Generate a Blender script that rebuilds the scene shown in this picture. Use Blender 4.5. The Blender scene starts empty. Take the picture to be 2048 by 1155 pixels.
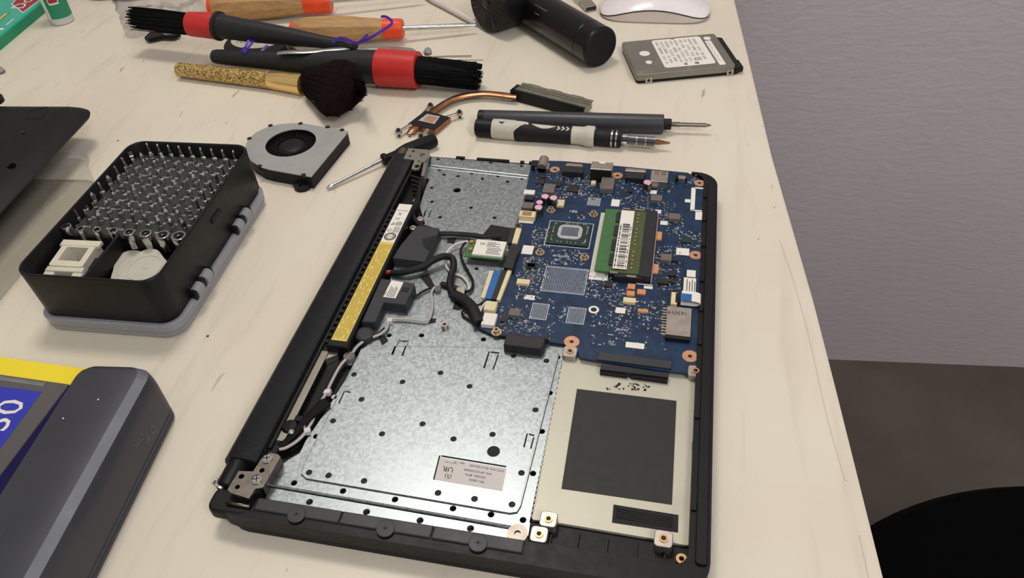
import bpy, bmesh, math, random
from mathutils import Vector, Matrix
random.seed(7)
C = bpy.context.scene.collection
S = bpy.context.scene
MM = 0.001

# ------------------------------------------------------------------ camera
F_PX = 1550.27
RC = ((0.9787476, 0.1987302, -0.0505905), (0.0996566, -0.6765489, -0.7296233), (-0.1792252, 0.7090754, -0.6819754))  # rows: right, down, forward
CP = Vector((209.067, -170.974, 355.289))
cd = bpy.data.cameras.new('camera')
cam = bpy.data.objects.new('camera', cd)
C.objects.link(cam)
rt, dn, fw = [Vector(r) for r in RC]
m3 = Matrix((rt, -dn, -fw)).transposed()
cam.matrix_world = Matrix.Translation(CP * MM) @ m3.to_4x4()
cd.sensor_width = 36.0
cd.lens = 36.0 * F_PX / 2048.0
cd.clip_start = 0.01
S.camera = cam

# ------------------------------------------------------------------ light and exposure
w = bpy.data.worlds.new('room_light')
S.world = w
w.use_nodes = True
w.node_tree.nodes['Background'].inputs[0].default_value = (1.0, 0.95, 0.88, 1)
w.node_tree.nodes['Background'].inputs[1].default_value = 0.40


def area(name, loc, target, size, power, col, sy=None):
    l = bpy.data.lights.new(name, 'AREA')
    l.energy = power
    l.size = size
    l.color = col
    if sy:
        l.shape = 'RECTANGLE'
        l.size_y = sy
    o = bpy.data.objects.new(name, l)
    C.objects.link(o)
    o.location = Vector(loc) * MM
    d = (Vector(target) - Vector(loc)).normalized()
    o.rotation_euler = d.to_track_quat('-Z', 'Y').to_euler()
    return o


area('ceiling_lamp', (-170, 740, 1520), (60, 260, 0), 0.42, 14.5, (1.0, 0.94, 0.86))
area('wall_fill_light', (1300, -900, 1600), (900, 900, 0), 0.7, 22, (0.98, 0.96, 1.0))  # added fill light aimed at the wall to brighten it, no real fixture
S.view_settings.view_transform = 'Standard'
S.view_settings.look = 'None'
S.view_settings.gamma = 1.0
S.view_settings.exposure = 0.0


# ------------------------------------------------------------------ pixel ray to a point at height z (mm)
def P(px, py, z=0.0):
    d = rt * ((px - 1024) / F_PX) + dn * ((py - 577.5) / F_PX) + fw
    return CP + d * ((z - CP.z) / d.z)


def PX(pts, z):
    return [tuple(P(a, b, z).xy) for a, b in pts]


# ------------------------------------------------------------------ materials
def lin(c):
    return tuple(((v / 255.0) / 12.92 if v / 255.0 <= 0.04045 else ((v / 255.0 + 0.055) / 1.055) ** 2.4) for v in c) + (1.0,)


def nodes(m):
    return m.node_tree.nodes, m.node_tree.links


def mat(name, col, rough=0.5, metal=0.0, var=0.12, scale=120.0, bump=0.0, bscale=None, spec=0.35, coat=0.0, alpha=1.0, rvar=0.1, aniso=None):
    m = bpy.data.materials.new(name)
    m.use_nodes = True
    n, l = nodes(m)
    b = n['Principled BSDF']
    tc = n.new('ShaderNodeTexCoord')
    src = tc.outputs['Object']
    if aniso:
        mp = n.new('ShaderNodeMapping')
        mp.inputs['Scale'].default_value = aniso
        l.new(src, mp.inputs[0])
        src = mp.outputs[0]
    nz = n.new('ShaderNodeTexNoise')
    nz.inputs['Scale'].default_value = scale
    nz.inputs['Detail'].default_value = 5
    l.new(src, nz.inputs['Vector'])
    rp = n.new('ShaderNodeValToRGB')
    c = lin(col)
    rp.color_ramp.elements[0].position = 0.3
    rp.color_ramp.elements[1].position = 0.7
    rp.color_ramp.elements[0].color = tuple(max(0, v * (1 - var)) for v in c[:3]) + (1,)
    rp.color_ramp.elements[1].color = tuple(min(1, v * (1 + var)) for v in c[:3]) + (1,)
    l.new(nz.outputs[0], rp.inputs[0])
    l.new(rp.outputs[0], b.inputs['Base Color'])
    mr = n.new('ShaderNodeMapRange')
    mr.inputs['To Min'].default_value = max(0.02, rough - rvar)
    mr.inputs['To Max'].default_value = min(1, rough + rvar)
    l.new(nz.outputs[0], mr.inputs[0])
    l.new(mr.outputs[0], b.inputs['Roughness'])
    b.inputs['Metallic'].default_value = metal
    b.inputs['Specular IOR Level'].default_value = spec
    b.inputs['Coat Weight'].default_value = coat
    b.inputs['Alpha'].default_value = alpha
    if bump:
        n2 = n.new('ShaderNodeTexNoise')
        n2.inputs['Scale'].default_value = bscale or scale * 4
        n2.inputs['Detail'].default_value = 3
        l.new(src, n2.inputs['Vector'])
        bp = n.new('ShaderNodeBump')
        bp.inputs['Strength'].default_value = bump
        bp.inputs['Distance'].default_value = 0.0006
        l.new(n2.outputs[0], bp.inputs['Height'])
        l.new(bp.outputs[0], b.inputs['Normal'])
    return m


def clear_mat(name, tint=(0.93, 0.95, 0.95), gloss=0.12, rough=0.08):
    m = bpy.data.materials.new(name)
    m.use_nodes = True
    n, l = nodes(m)
    n.remove(n['Principled BSDF'])
    out = n['Material Output']
    t = n.new('ShaderNodeBsdfTransparent')
    t.inputs[0].default_value = tint + (1,)
    g = n.new('ShaderNodeBsdfGlossy')
    g.inputs['Roughness'].default_value = rough
    lw = n.new('ShaderNodeLayerWeight')
    lw.inputs[0].default_value = 0.35
    mr = n.new('ShaderNodeMapRange')
    mr.inputs['To Min'].default_value = gloss * 0.4
    mr.inputs['To Max'].default_value = min(1.0, gloss * 5)
    l.new(lw.outputs['Facing'], mr.inputs[0])
    nz = n.new('ShaderNodeTexNoise')
    nz.inputs['Scale'].default_value = 90
    bp = n.new('ShaderNodeBump')
    bp.inputs['Strength'].default_value = 0.12
    bp.inputs['Distance'].default_value = 0.001
    l.new(nz.outputs[0], bp.inputs['Height'])
    l.new(bp.outputs[0], g.inputs['Normal'])
    mx = n.new('ShaderNodeMixShader')
    l.new(mr.outputs[0], mx.inputs[0])
    l.new(t.outputs[0], mx.inputs[1])
    l.new(g.outputs[0], mx.inputs[2])
    l.new(mx.outputs[0], out.inputs[0])
    return m


def table_mat():
    m = bpy.data.materials.new('cream_painted_wood')
    m.use_nodes = True
    n, l = nodes(m)
    b = n['Principled BSDF']
    tc = n.new('ShaderNodeTexCoord')

    def noise(scale, sc, det=4, dist=0.0):
        mp = n.new('ShaderNodeMapping')
        mp.inputs['Scale'].default_value = sc
        l.new(tc.outputs['Object'], mp.inputs[0])
        z = n.new('ShaderNodeTexNoise')
        z.inputs['Scale'].default_value = scale
        z.inputs['Detail'].default_value = det
        z.inputs['Distortion'].default_value = dist
        l.new(mp.outputs[0], z.inputs['Vector'])
        return z.outputs[0]

    def ramp(src, p0, c0, p1, c1):
        r = n.new('ShaderNodeValToRGB')
        r.color_ramp.elements[0].position = p0
        r.color_ramp.elements[0].color = c0
        r.color_ramp.elements[1].position = p1
        r.color_ramp.elements[1].color = c1
        l.new(src, r.inputs[0])
        return r.outputs[0]

    def mix(a, bb, f):
        x = n.new('ShaderNodeMix')
        x.data_type = 'RGBA'
        if hasattr(f, 'is_linked') or not isinstance(f, float):
            l.new(f, x.inputs[0])
        else:
            x.inputs[0].default_value = f
        l.new(a, x.inputs[6])
        if isinstance(bb, tuple):
            x.inputs[7].default_value = bb
        else:
            l.new(bb, x.inputs[7])
        return x.outputs[2]
    base = ramp(noise(9, (1, 1, 1), 3), 0.32, lin((214, 204, 187)), 0.68, lin((220, 213, 194)))
    # long brush streaks along the boards
    st = ramp(noise(30, (3.2, 0.35, 1), 4), 0.56, (0, 0, 0, 1), 0.72, (1, 1, 1, 1))
    base = mix(base, lin((208, 199, 181)), st)
    # worn scratches, thin and dark
    sc = ramp(noise(55, (3.0, 0.55, 1), 6, 0.6), 0.69, (0, 0, 0, 1), 0.72, (1, 1, 1, 1))
    area_ = ramp(noise(7, (1, 1, 1), 2), 0.47, (0, 0, 0, 1), 0.6, (1, 1, 1, 1))
    mm = n.new('ShaderNodeMath')
    mm.operation = 'MULTIPLY'
    l.new(sc, mm.inputs[0])
    l.new(area_, mm.inputs[1])
    m2 = n.new('ShaderNodeMath')
    m2.operation = 'MULTIPLY'
    l.new(mm.outputs[0], m2.inputs[0])
    m2.inputs[1].default_value = 0.8
    base = mix(base, lin((122, 105, 88)), m2.outputs[0])
    # pin-point chips
    vo = n.new('ShaderNodeTexVoronoi')
    vo.inputs['Scale'].default_value = 34
    l.new(tc.outputs['Object'], vo.inputs['Vector'])
    dot = ramp(vo.outputs['Distance'], 0.028, (1, 1, 1, 1), 0.042, (0, 0, 0, 1))
    sep = n.new('ShaderNodeSeparateColor')
    l.new(vo.outputs['Color'], sep.inputs[0])
    gt = n.new('ShaderNodeMath')
    gt.operation = 'GREATER_THAN'
    gt.inputs[1].default_value = 0.66
    l.new(sep.outputs[0], gt.inputs[0])
    m3_ = n.new('ShaderNodeMath')
    m3_.operation = 'MULTIPLY'
    l.new(dot, m3_.inputs[0])
    l.new(gt.outputs[0], m3_.inputs[1])
    base = mix(base, lin((70, 58, 46)), m3_.outputs[0])
    l.new(base, b.inputs['Base Color'])
    b.inputs['Roughness'].default_value = 0.42
    bp = n.new('ShaderNodeBump')
    bp.inputs['Strength'].default_value = 0.25
    bp.inputs['Distance'].default_value = 0.0008
    l.new(noise(26, (2.4, 0.5, 1), 5), bp.inputs['Height'])
    l.new(bp.outputs[0], b.inputs['Normal'])
    return m


def bump_wall_mat():
    m = mat('grey_orange_peel_paint', (196, 188, 190), 0.6, var=0.04, scale=3)
    n, l = nodes(m)
    b = n['Principled BSDF']
    tc = n.new('ShaderNodeTexCoord')
    mp = n.new('ShaderNodeMapping')
    mp.inputs['Scale'].default_value = (1, 1, 2.6)
    l.new(tc.outputs['Object'], mp.inputs[0])
    nz = n.new('ShaderNodeTexNoise')
    nz.inputs['Scale'].default_value = 42
    nz.inputs['Detail'].default_value = 3
    nz.inputs['Distortion'].default_value = 0.7
    l.new(mp.outputs[0], nz.inputs['Vector'])
    bp = n.new('ShaderNodeBump')
    bp.inputs['Strength'].default_value = 0.2
    bp.inputs['Distance'].default_value = 0.004
    l.new(nz.outputs[0], bp.inputs['Height'])
    l.new(bp.outputs[0], b.inputs['Normal'])
    return m


def galv_mat():
    m = mat('galvanised_steel', (190, 196, 196), 0.4, metal=0.85, var=0.05, scale=60)
    n, l = nodes(m)
    b = n['Principled BSDF']
    tc = n.new('ShaderNodeTexCoord')
    vo = n.new('ShaderNodeTexVoronoi')
    vo.inputs['Scale'].default_value = 700
    l.new(tc.outputs['Object'], vo.inputs['Vector'])
    bw = n.new('ShaderNodeRGBToBW')
    l.new(vo.outputs['Color'], bw.inputs[0])
    r = n.new('ShaderNodeValToRGB')
    r.color_ramp.elements[0].position = 0.15
    r.color_ramp.elements[1].position = 0.85
    r.color_ramp.elements[0].color = lin((138, 146, 148))
    r.color_ramp.elements[1].color = lin((166, 174, 175))
    l.new(bw.outputs[0], r.inputs[0])
    l.new(r.outputs[0], b.inputs['Base Color'])
    mr = n.new('ShaderNodeMapRange')
    mr.inputs['To Min'].default_value = 0.32
    mr.inputs['To Max'].default_value = 0.44
    l.new(bw.outputs[0], mr.inputs[0])
    l.new(mr.outputs[0], b.inputs['Roughness'])
    return m


def glitter_mat():
    m = mat('gold_glitter', (190, 150, 70), 0.3, metal=0.9, var=0.2, scale=300)
    n, l = nodes(m)
    b = n['Principled BSDF']
    tc = n.new('ShaderNodeTexCoord')
    vo = n.new('ShaderNodeTexVoronoi')
    vo.inputs['Scale'].default_value = 900
    l.new(tc.outputs['Object'], vo.inputs['Vector'])
    bp = n.new('ShaderNodeBump')
    bp.inputs['Strength'].default_value = 1.0
    bp.inputs['Distance'].default_value = 0.0012
    l.new(vo.outputs['Color'], bp.inputs['Height'])
    l.new(bp.outputs[0], b.inputs['Normal'])
    bw = n.new('ShaderNodeRGBToBW')
    l.new(vo.outputs['Color'], bw.inputs[0])
    r = n.new('ShaderNodeValToRGB')
    r.color_ramp.elements[0].position = 0.2
    r.color_ramp.elements[1].position = 0.85
    r.color_ramp.elements[0].color = lin((118, 84, 34))
    r.color_ramp.elements[1].color = lin((240, 208, 136))
    l.new(bw.outputs[0], r.inputs[0])
    l.new(r.outputs[0], b.inputs['Base Color'])
    b.inputs['Metallic'].default_value = 0.5
    return m


def rib_mat(name, col, scale, axis, rough=0.5, strength=0.6):
    m = mat(name, col, rough, var=0.06)
    n, l = nodes(m)
    b = n['Principled BSDF']
    tc = n.new('ShaderNodeTexCoord')
    wv = n.new('ShaderNodeTexWave')
    wv.bands_direction = axis
    wv.inputs['Scale'].default_value = scale
    l.new(tc.outputs['Object'], wv.inputs['Vector'])
    bp = n.new('ShaderNodeBump')
    bp.inputs['Strength'].default_value = strength
    bp.inputs['Distance'].default_value = 0.0005
    l.new(wv.outputs[0], bp.inputs['Height'])
    l.new(bp.outputs[0], b.inputs['Normal'])
    return m


def wood_mat():
    m = mat('oiled_wood', (176, 138, 90), 0.5, var=0.22, scale=60, aniso=(0.6, 5.0, 5.0))
    return m


TABLE = table_mat()
WALL = bump_wall_mat()
FLOOR = mat('brown_floor', (84, 76, 68), 0.6, var=0.15, scale=9)
BLACKF = mat('black_fabric', (5, 5, 5), 0.95, var=0.2, scale=500, bump=0.3, spec=0.05)
BLK = mat('black_plastic', (14, 15, 17), 0.45, var=0.15, scale=200, bump=0.08, bscale=2500, spec=0.25)
BLKM = mat('matte_black_plastic', (13, 13, 14), 0.6, var=0.15, scale=200)
BLKG = mat('glossy_black_plastic', (9, 9, 10), 0.22, var=0.1, scale=60)
DGREY = mat('dark_grey_plastic', (48, 49, 52), 0.45, var=0.06, scale=100)
SPKM = mat('speaker_plastic', (46, 48, 51), 0.5, var=0.06, scale=100)
GUN = mat('gunmetal_aluminium', (66, 67, 74), 0.42, metal=0.3, var=0.04, scale=60)
GUNL = mat('polished_gunmetal', (84, 89, 97), 0.42, metal=0.0, var=0.03, scale=60)
GALV = galv_mat()
STEEL = mat('bright_steel', (200, 200, 198), 0.22, metal=1.0, var=0.06, scale=300)
DSTEEL = mat('dark_steel', (120, 114, 106), 0.35, metal=1.0, var=0.12, scale=200)
NICKEL = mat('nickel_shell', (176, 168, 158), 0.36, metal=0.9, var=0.06, scale=200)
BRASS = mat('brass', (190, 150, 108), 0.35, metal=0.85, var=0.1, scale=300)
PALEB = mat('pale_brass', (186, 164, 138), 0.35, metal=0.8, var=0.08, scale=300)
COPPER = mat('copper', (148, 106, 80), 0.33, metal=0.95, var=0.18, scale=160)
COPPAD = mat('copper_pad', (200, 150, 116), 0.4, metal=0.5, var=0.1, scale=300)
PCB = mat('blue_solder_mask', (15, 43, 72), 0.38, var=0.35, scale=130)
GRN = mat('green_board', (64, 106, 62), 0.4, var=0.08, scale=200)
OLV = mat('olive_board', (72, 84, 48), 0.4, var=0.2, scale=400)
DGRN = mat('dark_green_substrate', (30, 52, 42), 0.4, var=0.3, scale=300)
CHIP = mat('chip_epoxy', (34, 34, 36), 0.5, var=0.12, scale=200)
COIL = mat('inductor_ferrite', (104, 98, 92), 0.55, var=0.1, scale=300)
WHT = mat('white_label', (226, 222, 212), 0.5, var=0.03, scale=60)
SOLDER = mat('bright_solder', (214, 212, 204), 0.4, metal=0.3, var=0.1, scale=400)
LEADC = mat('grey_lead_sleeve', (176, 171, 166), 0.4, var=0.05)
SILK = mat('silkscreen_ink', (196, 200, 204), 0.6, var=0.1, scale=400)
LBLG = mat('silver_label', (196, 190, 186), 0.45, var=0.05, scale=90)
INK = mat('black_ink', (40, 38, 38), 0.6, var=0.1)
INKG = mat('grey_ink', (120, 116, 110), 0.6, var=0.1)
YEL = mat('yellow_label', (216, 192, 92), 0.45, var=0.05, scale=80)
YINK = mat('ochre_ink', (150, 124, 48), 0.5, var=0.1)
YELB = mat('yellow_card', (236, 214, 52), 0.4, var=0.03, scale=40)
TPADM = mat('touchpad_foil', (186, 183, 166), 0.42, metal=0.25, var=0.06, scale=45, bump=0.12, bscale=60)
PADB = mat('black_insulator_film', (38, 38, 38), 0.55, var=0.06, scale=200)
CREAM = mat('ivory_connector', (216, 202, 160), 0.5, var=0.06)
PINK = mat('pink_capacitor_top', (220, 168, 194), 0.35, var=0.08)
BLUE = mat('blue_tab', (40, 98, 160), 0.4, var=0.06)
ORNG = mat('orange_pad', (206, 140, 94), 0.45, var=0.08)
PASTE = mat('grey_thermal_paste', (172, 172, 178), 0.5, var=0.15, scale=400)
DIE = mat('silicon_die', (120, 122, 132), 0.25, metal=0.5, var=0.1, scale=200)
RED = mat('red_plastic', (188, 44, 40), 0.38, var=0.06, scale=60)
ORED = mat('orange_red_paint', (226, 74, 38), 0.4, var=0.06, scale=60)
WOOD = wood_mat()
BRISTLE = mat('black_bristle', (10, 10, 12), 0.75, var=0.2, scale=300, spec=0.12)
HAIR = mat('dark_brown_hair', (20, 10, 7), 0.8, var=0.5, scale=200, aniso=(0.4, 4, 4), spec=0.08)
RUB = mat('black_rubber_handle', (30, 31, 32), 0.5, var=0.08, scale=120)
GOLD = mat('polished_gold', (240, 206, 136), 0.2, metal=0.8, var=0.03)
GLIT = glitter_mat()
PURP = mat('purple_ribbon', (62, 28, 140), 0.4, var=0.2, scale=400)
LGREY = mat('light_grey_plastic', (190, 186, 172), 0.5, var=0.04)
IVORY = mat('ivory_plastic', (208, 202, 182), 0.5, var=0.04)
MOUSEW = mat('white_polycarbonate', (232, 224, 226), 0.2, var=0.02, coat=0.5)
MOUSEB = mat('satin_aluminium', (216, 204, 198), 0.4, metal=0.2, var=0.03)
HDDM = mat('hard_drive_aluminium', (140, 137, 126), 0.42, metal=0.7, var=0.06, scale=80)
FANM = mat('fan_cover_steel', (168, 170, 166), 0.45, metal=0.45, var=0.04, scale=80)
LIDM = mat('translucent_grey_plastic', (140, 142, 148), 0.25, var=0.04, coat=0.3)
CLEAR = clear_mat('clear_plastic', tint=(0.985, 0.99, 0.99), gloss=0.12)
FILM = clear_mat('crinkled_film', tint=(0.98, 0.98, 0.975), gloss=0.15, rough=0.12)
TEAL = mat('teal_foil', (60, 172, 146), 0.35, var=0.06, scale=30)
TEALD = mat('green_foil', (36, 132, 96), 0.35, var=0.08, scale=30)
MAROON = mat('maroon_print', (150, 40, 52), 0.4, var=0.1)
BLUEP = mat('blue_print', (52, 58, 170), 0.35, var=0.05, scale=20)
NAVY = mat('navy_card', (16, 14, 110), 0.4, var=0.1)
GREYP = mat('grey_card', (88, 86, 84), 0.38, var=0.05, scale=20)
LAV = mat('lavender_plastic', (120, 104, 150), 0.35, var=0.06)
BARREL = rib_mat('ribbed_black_plastic', (21, 23, 26), 420, 'DIAGONAL', 0.45, 0.7)
WHITEC = mat('white_cable_sleeve', (206, 200, 194), 0.4, var=0.05)
REDW = mat('red_wire_sleeve', (176, 40, 40), 0.4, var=0.05)
LMET = mat('brushed_tweezer_steel', (172, 174, 170), 0.32, metal=0.9, var=0.08, scale=90)


# ------------------------------------------------------------------ mesh builder, all sizes in mm
def offset2d(pts, d):
    n = len(pts)
    A = sum(pts[i][0] * pts[(i + 1) % n][1] - pts[(i + 1) % n][0] * pts[i][1] for i in range(n))
    s = 1 if A > 0 else -1
    out = []
    for i in range(n):
        p0, p1, p2 = Vector(pts[i - 1]), Vector(pts[i]), Vector(pts[(i + 1) % n])
        e1, e2 = (p1 - p0), (p2 - p1)
        if e1.length < 1e-6 or e2.length < 1e-6:
            out.append(tuple(p1))
            continue
        e1.normalize()
        e2.normalize()
        n1, n2 = Vector((-e1.y, e1.x)) * s, Vector((-e2.y, e2.x)) * s
        b = n1 + n2
        k = max(0.35, 1 + n1.dot(n2))
        out.append(tuple(p1 + b * (d / k)))
    return out


def rrect(x0, x1, y0, y1, r, n=5):
    out = []
    for cx, cy, a0 in ((x1 - r, y1 - r, 0), (x0 + r, y1 - r, 90), (x0 + r, y0 + r, 180), (x1 - r, y0 + r, 270)):
        for k in range(n + 1):
            a = math.radians(a0 + 90 * k / n)
            out.append((cx + r * math.cos(a), cy + r * math.sin(a)))
    return out


def circ(cx, cy, r, n=14, ry=None):
    return [(cx + r * math.cos(2 * math.pi * k / n), cy + (ry or r) * math.sin(2 * math.pi * k / n)) for k in range(n)]


def spline(pts, k=6):
    pts = [Vector(p) for p in pts]
    out = []
    for i in range(len(pts) - 1):
        p0, p1, p2, p3 = pts[max(0, i - 1)], pts[i], pts[i + 1], pts[min(len(pts) - 1, i + 2)]
        for j in range(k):
            t = j / k
            out.append(0.5 * ((2 * p1) + (p2 - p0) * t + (2 * p0 - 5 * p1 + 4 * p2 - p3) * t * t + (3 * p1 - p0 - 3 * p2 + p3) * t ** 3))
    out.append(pts[-1])
    return out


class MB:
    def __init__(s, M=None):
        s.bm = bmesh.new()
        s.M = M or Matrix()

    def _v(s, p):
        return s.bm.verts.new(s.M @ Vector(p))

    def face(s, vs, smooth=False):
        try:
            f = s.bm.faces.new(vs)
            f.smooth = smooth
            return f
        except ValueError:
            return None

    def box(s, x0, x1, y0, y1, z0, z1, bev=0.0):
        x0, x1 = min(x0, x1), max(x0, x1)
        y0, y1 = min(y0, y1), max(y0, y1)
        return s.prism([(x0, y0), (x1, y0), (x1, y1), (x0, y1)], z0, z1, bev=bev)

    def prism(s, pts, z0, z1, holes=(), bev=0.0, zf=None):
        """upright prism; zf(x, y) adds to the height of the top"""
        n = len(pts)
        A = sum(pts[i][0] * pts[(i + 1) % n][1] - pts[(i + 1) % n][0] * pts[i][1] for i in range(n))
        if A < 0:
            pts = pts[::-1]
        if holes:
            loops = [pts] + [list(h) for h in holes]
            vs, es = [], []
            for lp in loops:
                ring = [s._v((x, y, z1)) for x, y in lp]
                vs += ring
                es += [s.bm.edges.new((ring[i], ring[(i + 1) % len(ring)])) for i in range(len(ring))]
            r = bmesh.ops.triangle_fill(s.bm, use_beauty=True, use_dissolve=False, edges=es, normal=s.M.to_3x3() @ Vector((0, 0, 1)))
            fs = [g for g in r['geom'] if isinstance(g, bmesh.types.BMFace)]
            bmesh.ops.recalc_face_normals(s.bm, faces=fs)
            up = s.M.to_3x3() @ Vector((0, 0, 1))
            if fs and sum(f.normal.dot(up) for f in fs) < 0:
                bmesh.ops.reverse_faces(s.bm, faces=fs)
            ex = bmesh.ops.extrude_face_region(s.bm, geom=fs, use_keep_orig=True)
            nv = [g for g in ex['geom'] if isinstance(g, bmesh.types.BMVert)]
            bmesh.ops.translate(s.bm, verts=nv, vec=up * (z0 - z1))
            return
        g = zf or (lambda x, y: 0)
        bot = [s._v((x, y, z0)) for x, y in pts]
        if bev:
            ins = offset2d(pts, bev)
            mid = [s._v((x, y, z1 - bev + g(x, y))) for x, y in pts]
            in2 = offset2d(pts, bev * 0.3)
            mid2 = [s._v((x, y, z1 - bev * 0.3 + g(x, y))) for x, y in in2]
            top = [s._v((x, y, z1 + g(x, y))) for x, y in ins]
            rings = [bot, mid, mid2, top]
        else:
            top = [s._v((x, y, z1 + g(x, y))) for x, y in pts]
            rings = [bot, top]
        for a, b in zip(rings, rings[1:]):
            for i in range(n):
                j = (i + 1) % n
                s.face((a[i], a[j], b[j], b[i]), len(pts) > 10)
        s.face(top)
        s.face(bot[::-1])

    def loft(s, rings, smooth=True, caps=True):
        R = [[s._v(p) for p in r] for r in rings]
        n = len(R[0])
        for a, b in zip(R, R[1:]):
            for i in range(n):
                j = (i + 1) % n
                s.face((a[i], a[j], b[j], b[i]), smooth)
        if caps:
            s.face(R[0][::-1])
            s.face(R[-1])

    def lathe(s, o, ax, prof, seg=24, sy=1.0, up=(0, 0, 1), caps=True):
        """prof: (t mm along ax, radius); sy squeezes the direction of up"""
        o, ax = Vector(o), Vector(ax).normalized()
        up = Vector(up)
        if abs(ax.dot(up)) > 0.95:
            up = Vector((0, 1, 0))
        u = ax.cross(up).normalized()
        v = u.cross(ax).normalized()
        rings = []
        for t, r in prof:
            rings.append([o + ax * t + u * (r * math.cos(2 * math.pi * k / seg)) + v * (r * sy * math.sin(2 * math.pi * k / seg)) for k in range(seg)])
        s.loft(rings, True, caps)

    def cyl(s, x, y, z0, z1, r, seg=14, r2=None):
        s.lathe((x, y, z0), (0, 0, 1), [(0, r), (z1 - z0, r2 if r2 is not None else r)], seg)

    def ringcyl(s, x, y, z0, z1, r, ri, seg=16):
        s.lathe((x, y, z0), (0, 0, 1), [(0.01, ri), (0, r), (z1 - z0, r), (z1 - z0, ri), (0.01, ri)], seg, caps=False)

    def tube(s, pts, r, seg=8, flat=1.0, smooth_path=0):
        pts = spline(pts, smooth_path) if smooth_path else [Vector(p) for p in pts]
        rings = []
        n = len(pts)
        for i, p in enumerate(pts):
            t = (pts[min(i + 1, n - 1)] - pts[max(i - 1, 0)]).normalized()
            up = Vector((0, 0, 1)) if abs(t.z) < 0.9 else Vector((0, 1, 0))
            u = t.cross(up).normalized()
            v = u.cross(t)
            rr = r(i / (n - 1)) if callable(r) else r
            rings.append([p + u * (rr * math.cos(2 * math.pi * k / seg)) + v * (rr * flat * math.sin(2 * math.pi * k / seg)) for k in range(seg)])
        s.loft(rings)

    def text(s, txt, size, o, xd, yd, th=0.06, align='LEFT'):
        cu = bpy.data.curves.new('t', 'FONT')
        cu.body = txt
        cu.size = size
        cu.align_x = align
        cu.resolution_u = 2
        ob = bpy.data.objects.new('t', cu)
        C.objects.link(ob)
        me = bpy.data.meshes.new_from_object(ob)
        bpy.data.objects.remove(ob)
        bpy.data.curves.remove(cu)
        o, xd, yd = Vector(o), Vector(xd).normalized(), Vector(yd).normalized()
        zd = xd.cross(yd)
        vs = [s._v(o + xd * v.co.x + yd * v.co.y + zd * th) for v in me.vertices]
        for p in me.polygons:
            s.face([vs[i] for i in p.vertices])
        bpy.data.meshes.remove(me)

    def quad(s, pts):
        s.face([s._v(p) for p in pts])


def root_of(o):
    while o.parent:
        o = o.parent
    return o


def obj(name, mb, m, parent=None, loc=None, label=None, kind=None):
    bm = mb.bm
    base = Vector(root_of(parent).location) / MM if parent else Vector(loc or (0, 0, 0))
    for v in bm.verts:
        v.co = (v.co - base) * MM
    bm.normal_update()
    for e in bm.edges:
        if len(e.link_faces) == 2 and e.calc_face_angle(0) > 0.6:
            e.smooth = False
    me = bpy.data.meshes.new(name)
    bm.to_mesh(me)
    bm.free()
    for p in (m if isinstance(m, (list, tuple)) else [m]):
        me.materials.append(p)
    o = bpy.data.objects.new(name, me)
    C.objects.link(o)
    if parent:
        o.parent = parent
    else:
        o.location = base * MM
    if label:
        o['label'] = label
    if kind:
        o['kind'] = kind
    return o


def tag(o, label, cat, group=None):
    o['label'] = label
    o['category'] = cat
    if group:
        o['group'] = group
    return o


def thing(name, loc, label, cat, group=None):
    o = bpy.data.objects.new(name, None)
    o.empty_display_size = 0.01
    C.objects.link(o)
    o.location = Vector(loc) * MM
    return tag(o, label, cat, group)


def frame(o, deg):
    return Matrix.Translation(Vector(o)) @ Matrix.Rotation(math.radians(deg), 4, 'Z')


# ================================================================== the room
WD = Vector((math.cos(math.radians(5.7)), math.sin(math.radians(5.7)), 0))
WN = Vector((-WD.y, WD.x, 0))
w0 = Vector((720, 895, 0))
mb = MB()
a, b_ = w0 - WD * 2600, w0 + WD * 1800
mb.prism([tuple(a.xy), tuple(b_.xy), tuple((b_ + WN * 100).xy), tuple((a + WN * 100).xy)], -750, 1950)
o = obj('wall_back', mb, WALL)
o['kind'] = 'structure'
mb = MB()
mb.box(-2200, 2600, -2200, 1300, -770, -750)
o = obj('floor', mb, FLOOR)
o['kind'] = 'structure'

# ================================================================== the table
TR = [(x, y) for x, y in PX([(1770, 1155), (1673, 770), (1629, 600), (1600, 500), (1545, 310), (1497, 110), (1470, 0)], 0)]
tx, ty = TR[-1]
k = (w0 - Vector((tx, ty, 0))).dot(WN) - 22
far_r = (tx - 0.098 * k, ty + k)
far_l = (far_r[0] - WD.x * 1250, far_r[1] - WD.y * 1250)
near_r = (TR[0][0] + 40, TR[0][1] - 400)
near_l = (near_r[0] - WD.x * 1250 + 20, near_r[1] - WD.y * 1250)
tab = thing('table', (-150, 200, -750), 'worn cream painted wooden work table under all the tools', 'table')
mb = MB()
mb.prism([near_l, near_r] + TR + [far_r, far_l], -32, 0, bev=2.5)
obj('tabletop', mb, TABLE, tab)
mb = MB()
ins = offset2d([near_l, near_r, far_r, far_l], 60)
ap = offset2d([near_l, near_r, far_r, far_l], 80)
mb.prism(ins, -110, -32.2, holes=[ap])
obj('apron', mb, TABLE, tab)
for (x, y) in offset2d([near_l, near_r, far_r, far_l], 105):
    mb = MB()
    mb.prism([(x - 25, y - 25), (x + 25, y - 25), (x + 25, y + 25), (x - 25, y + 25)], -750, -32.2)
    obj('leg', mb, TABLE, tab)

# raised paint ridge along the table edge
mb = MB()
mb.tube([tuple(P(*q, 0.1)) for q in ((1560, 480), (1588, 560), (1621, 680), (1655, 830), (1692, 960))], 0.7, 6, 0.5, 4)
mb.tube([tuple(P(*q, 0.1)) for q in ((1720, 1070), (1738, 1150), (1746, 1200))], 0.6, 6, 0.5, 3)
obj('paint_ridge', mb, TABLE, tab)

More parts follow.
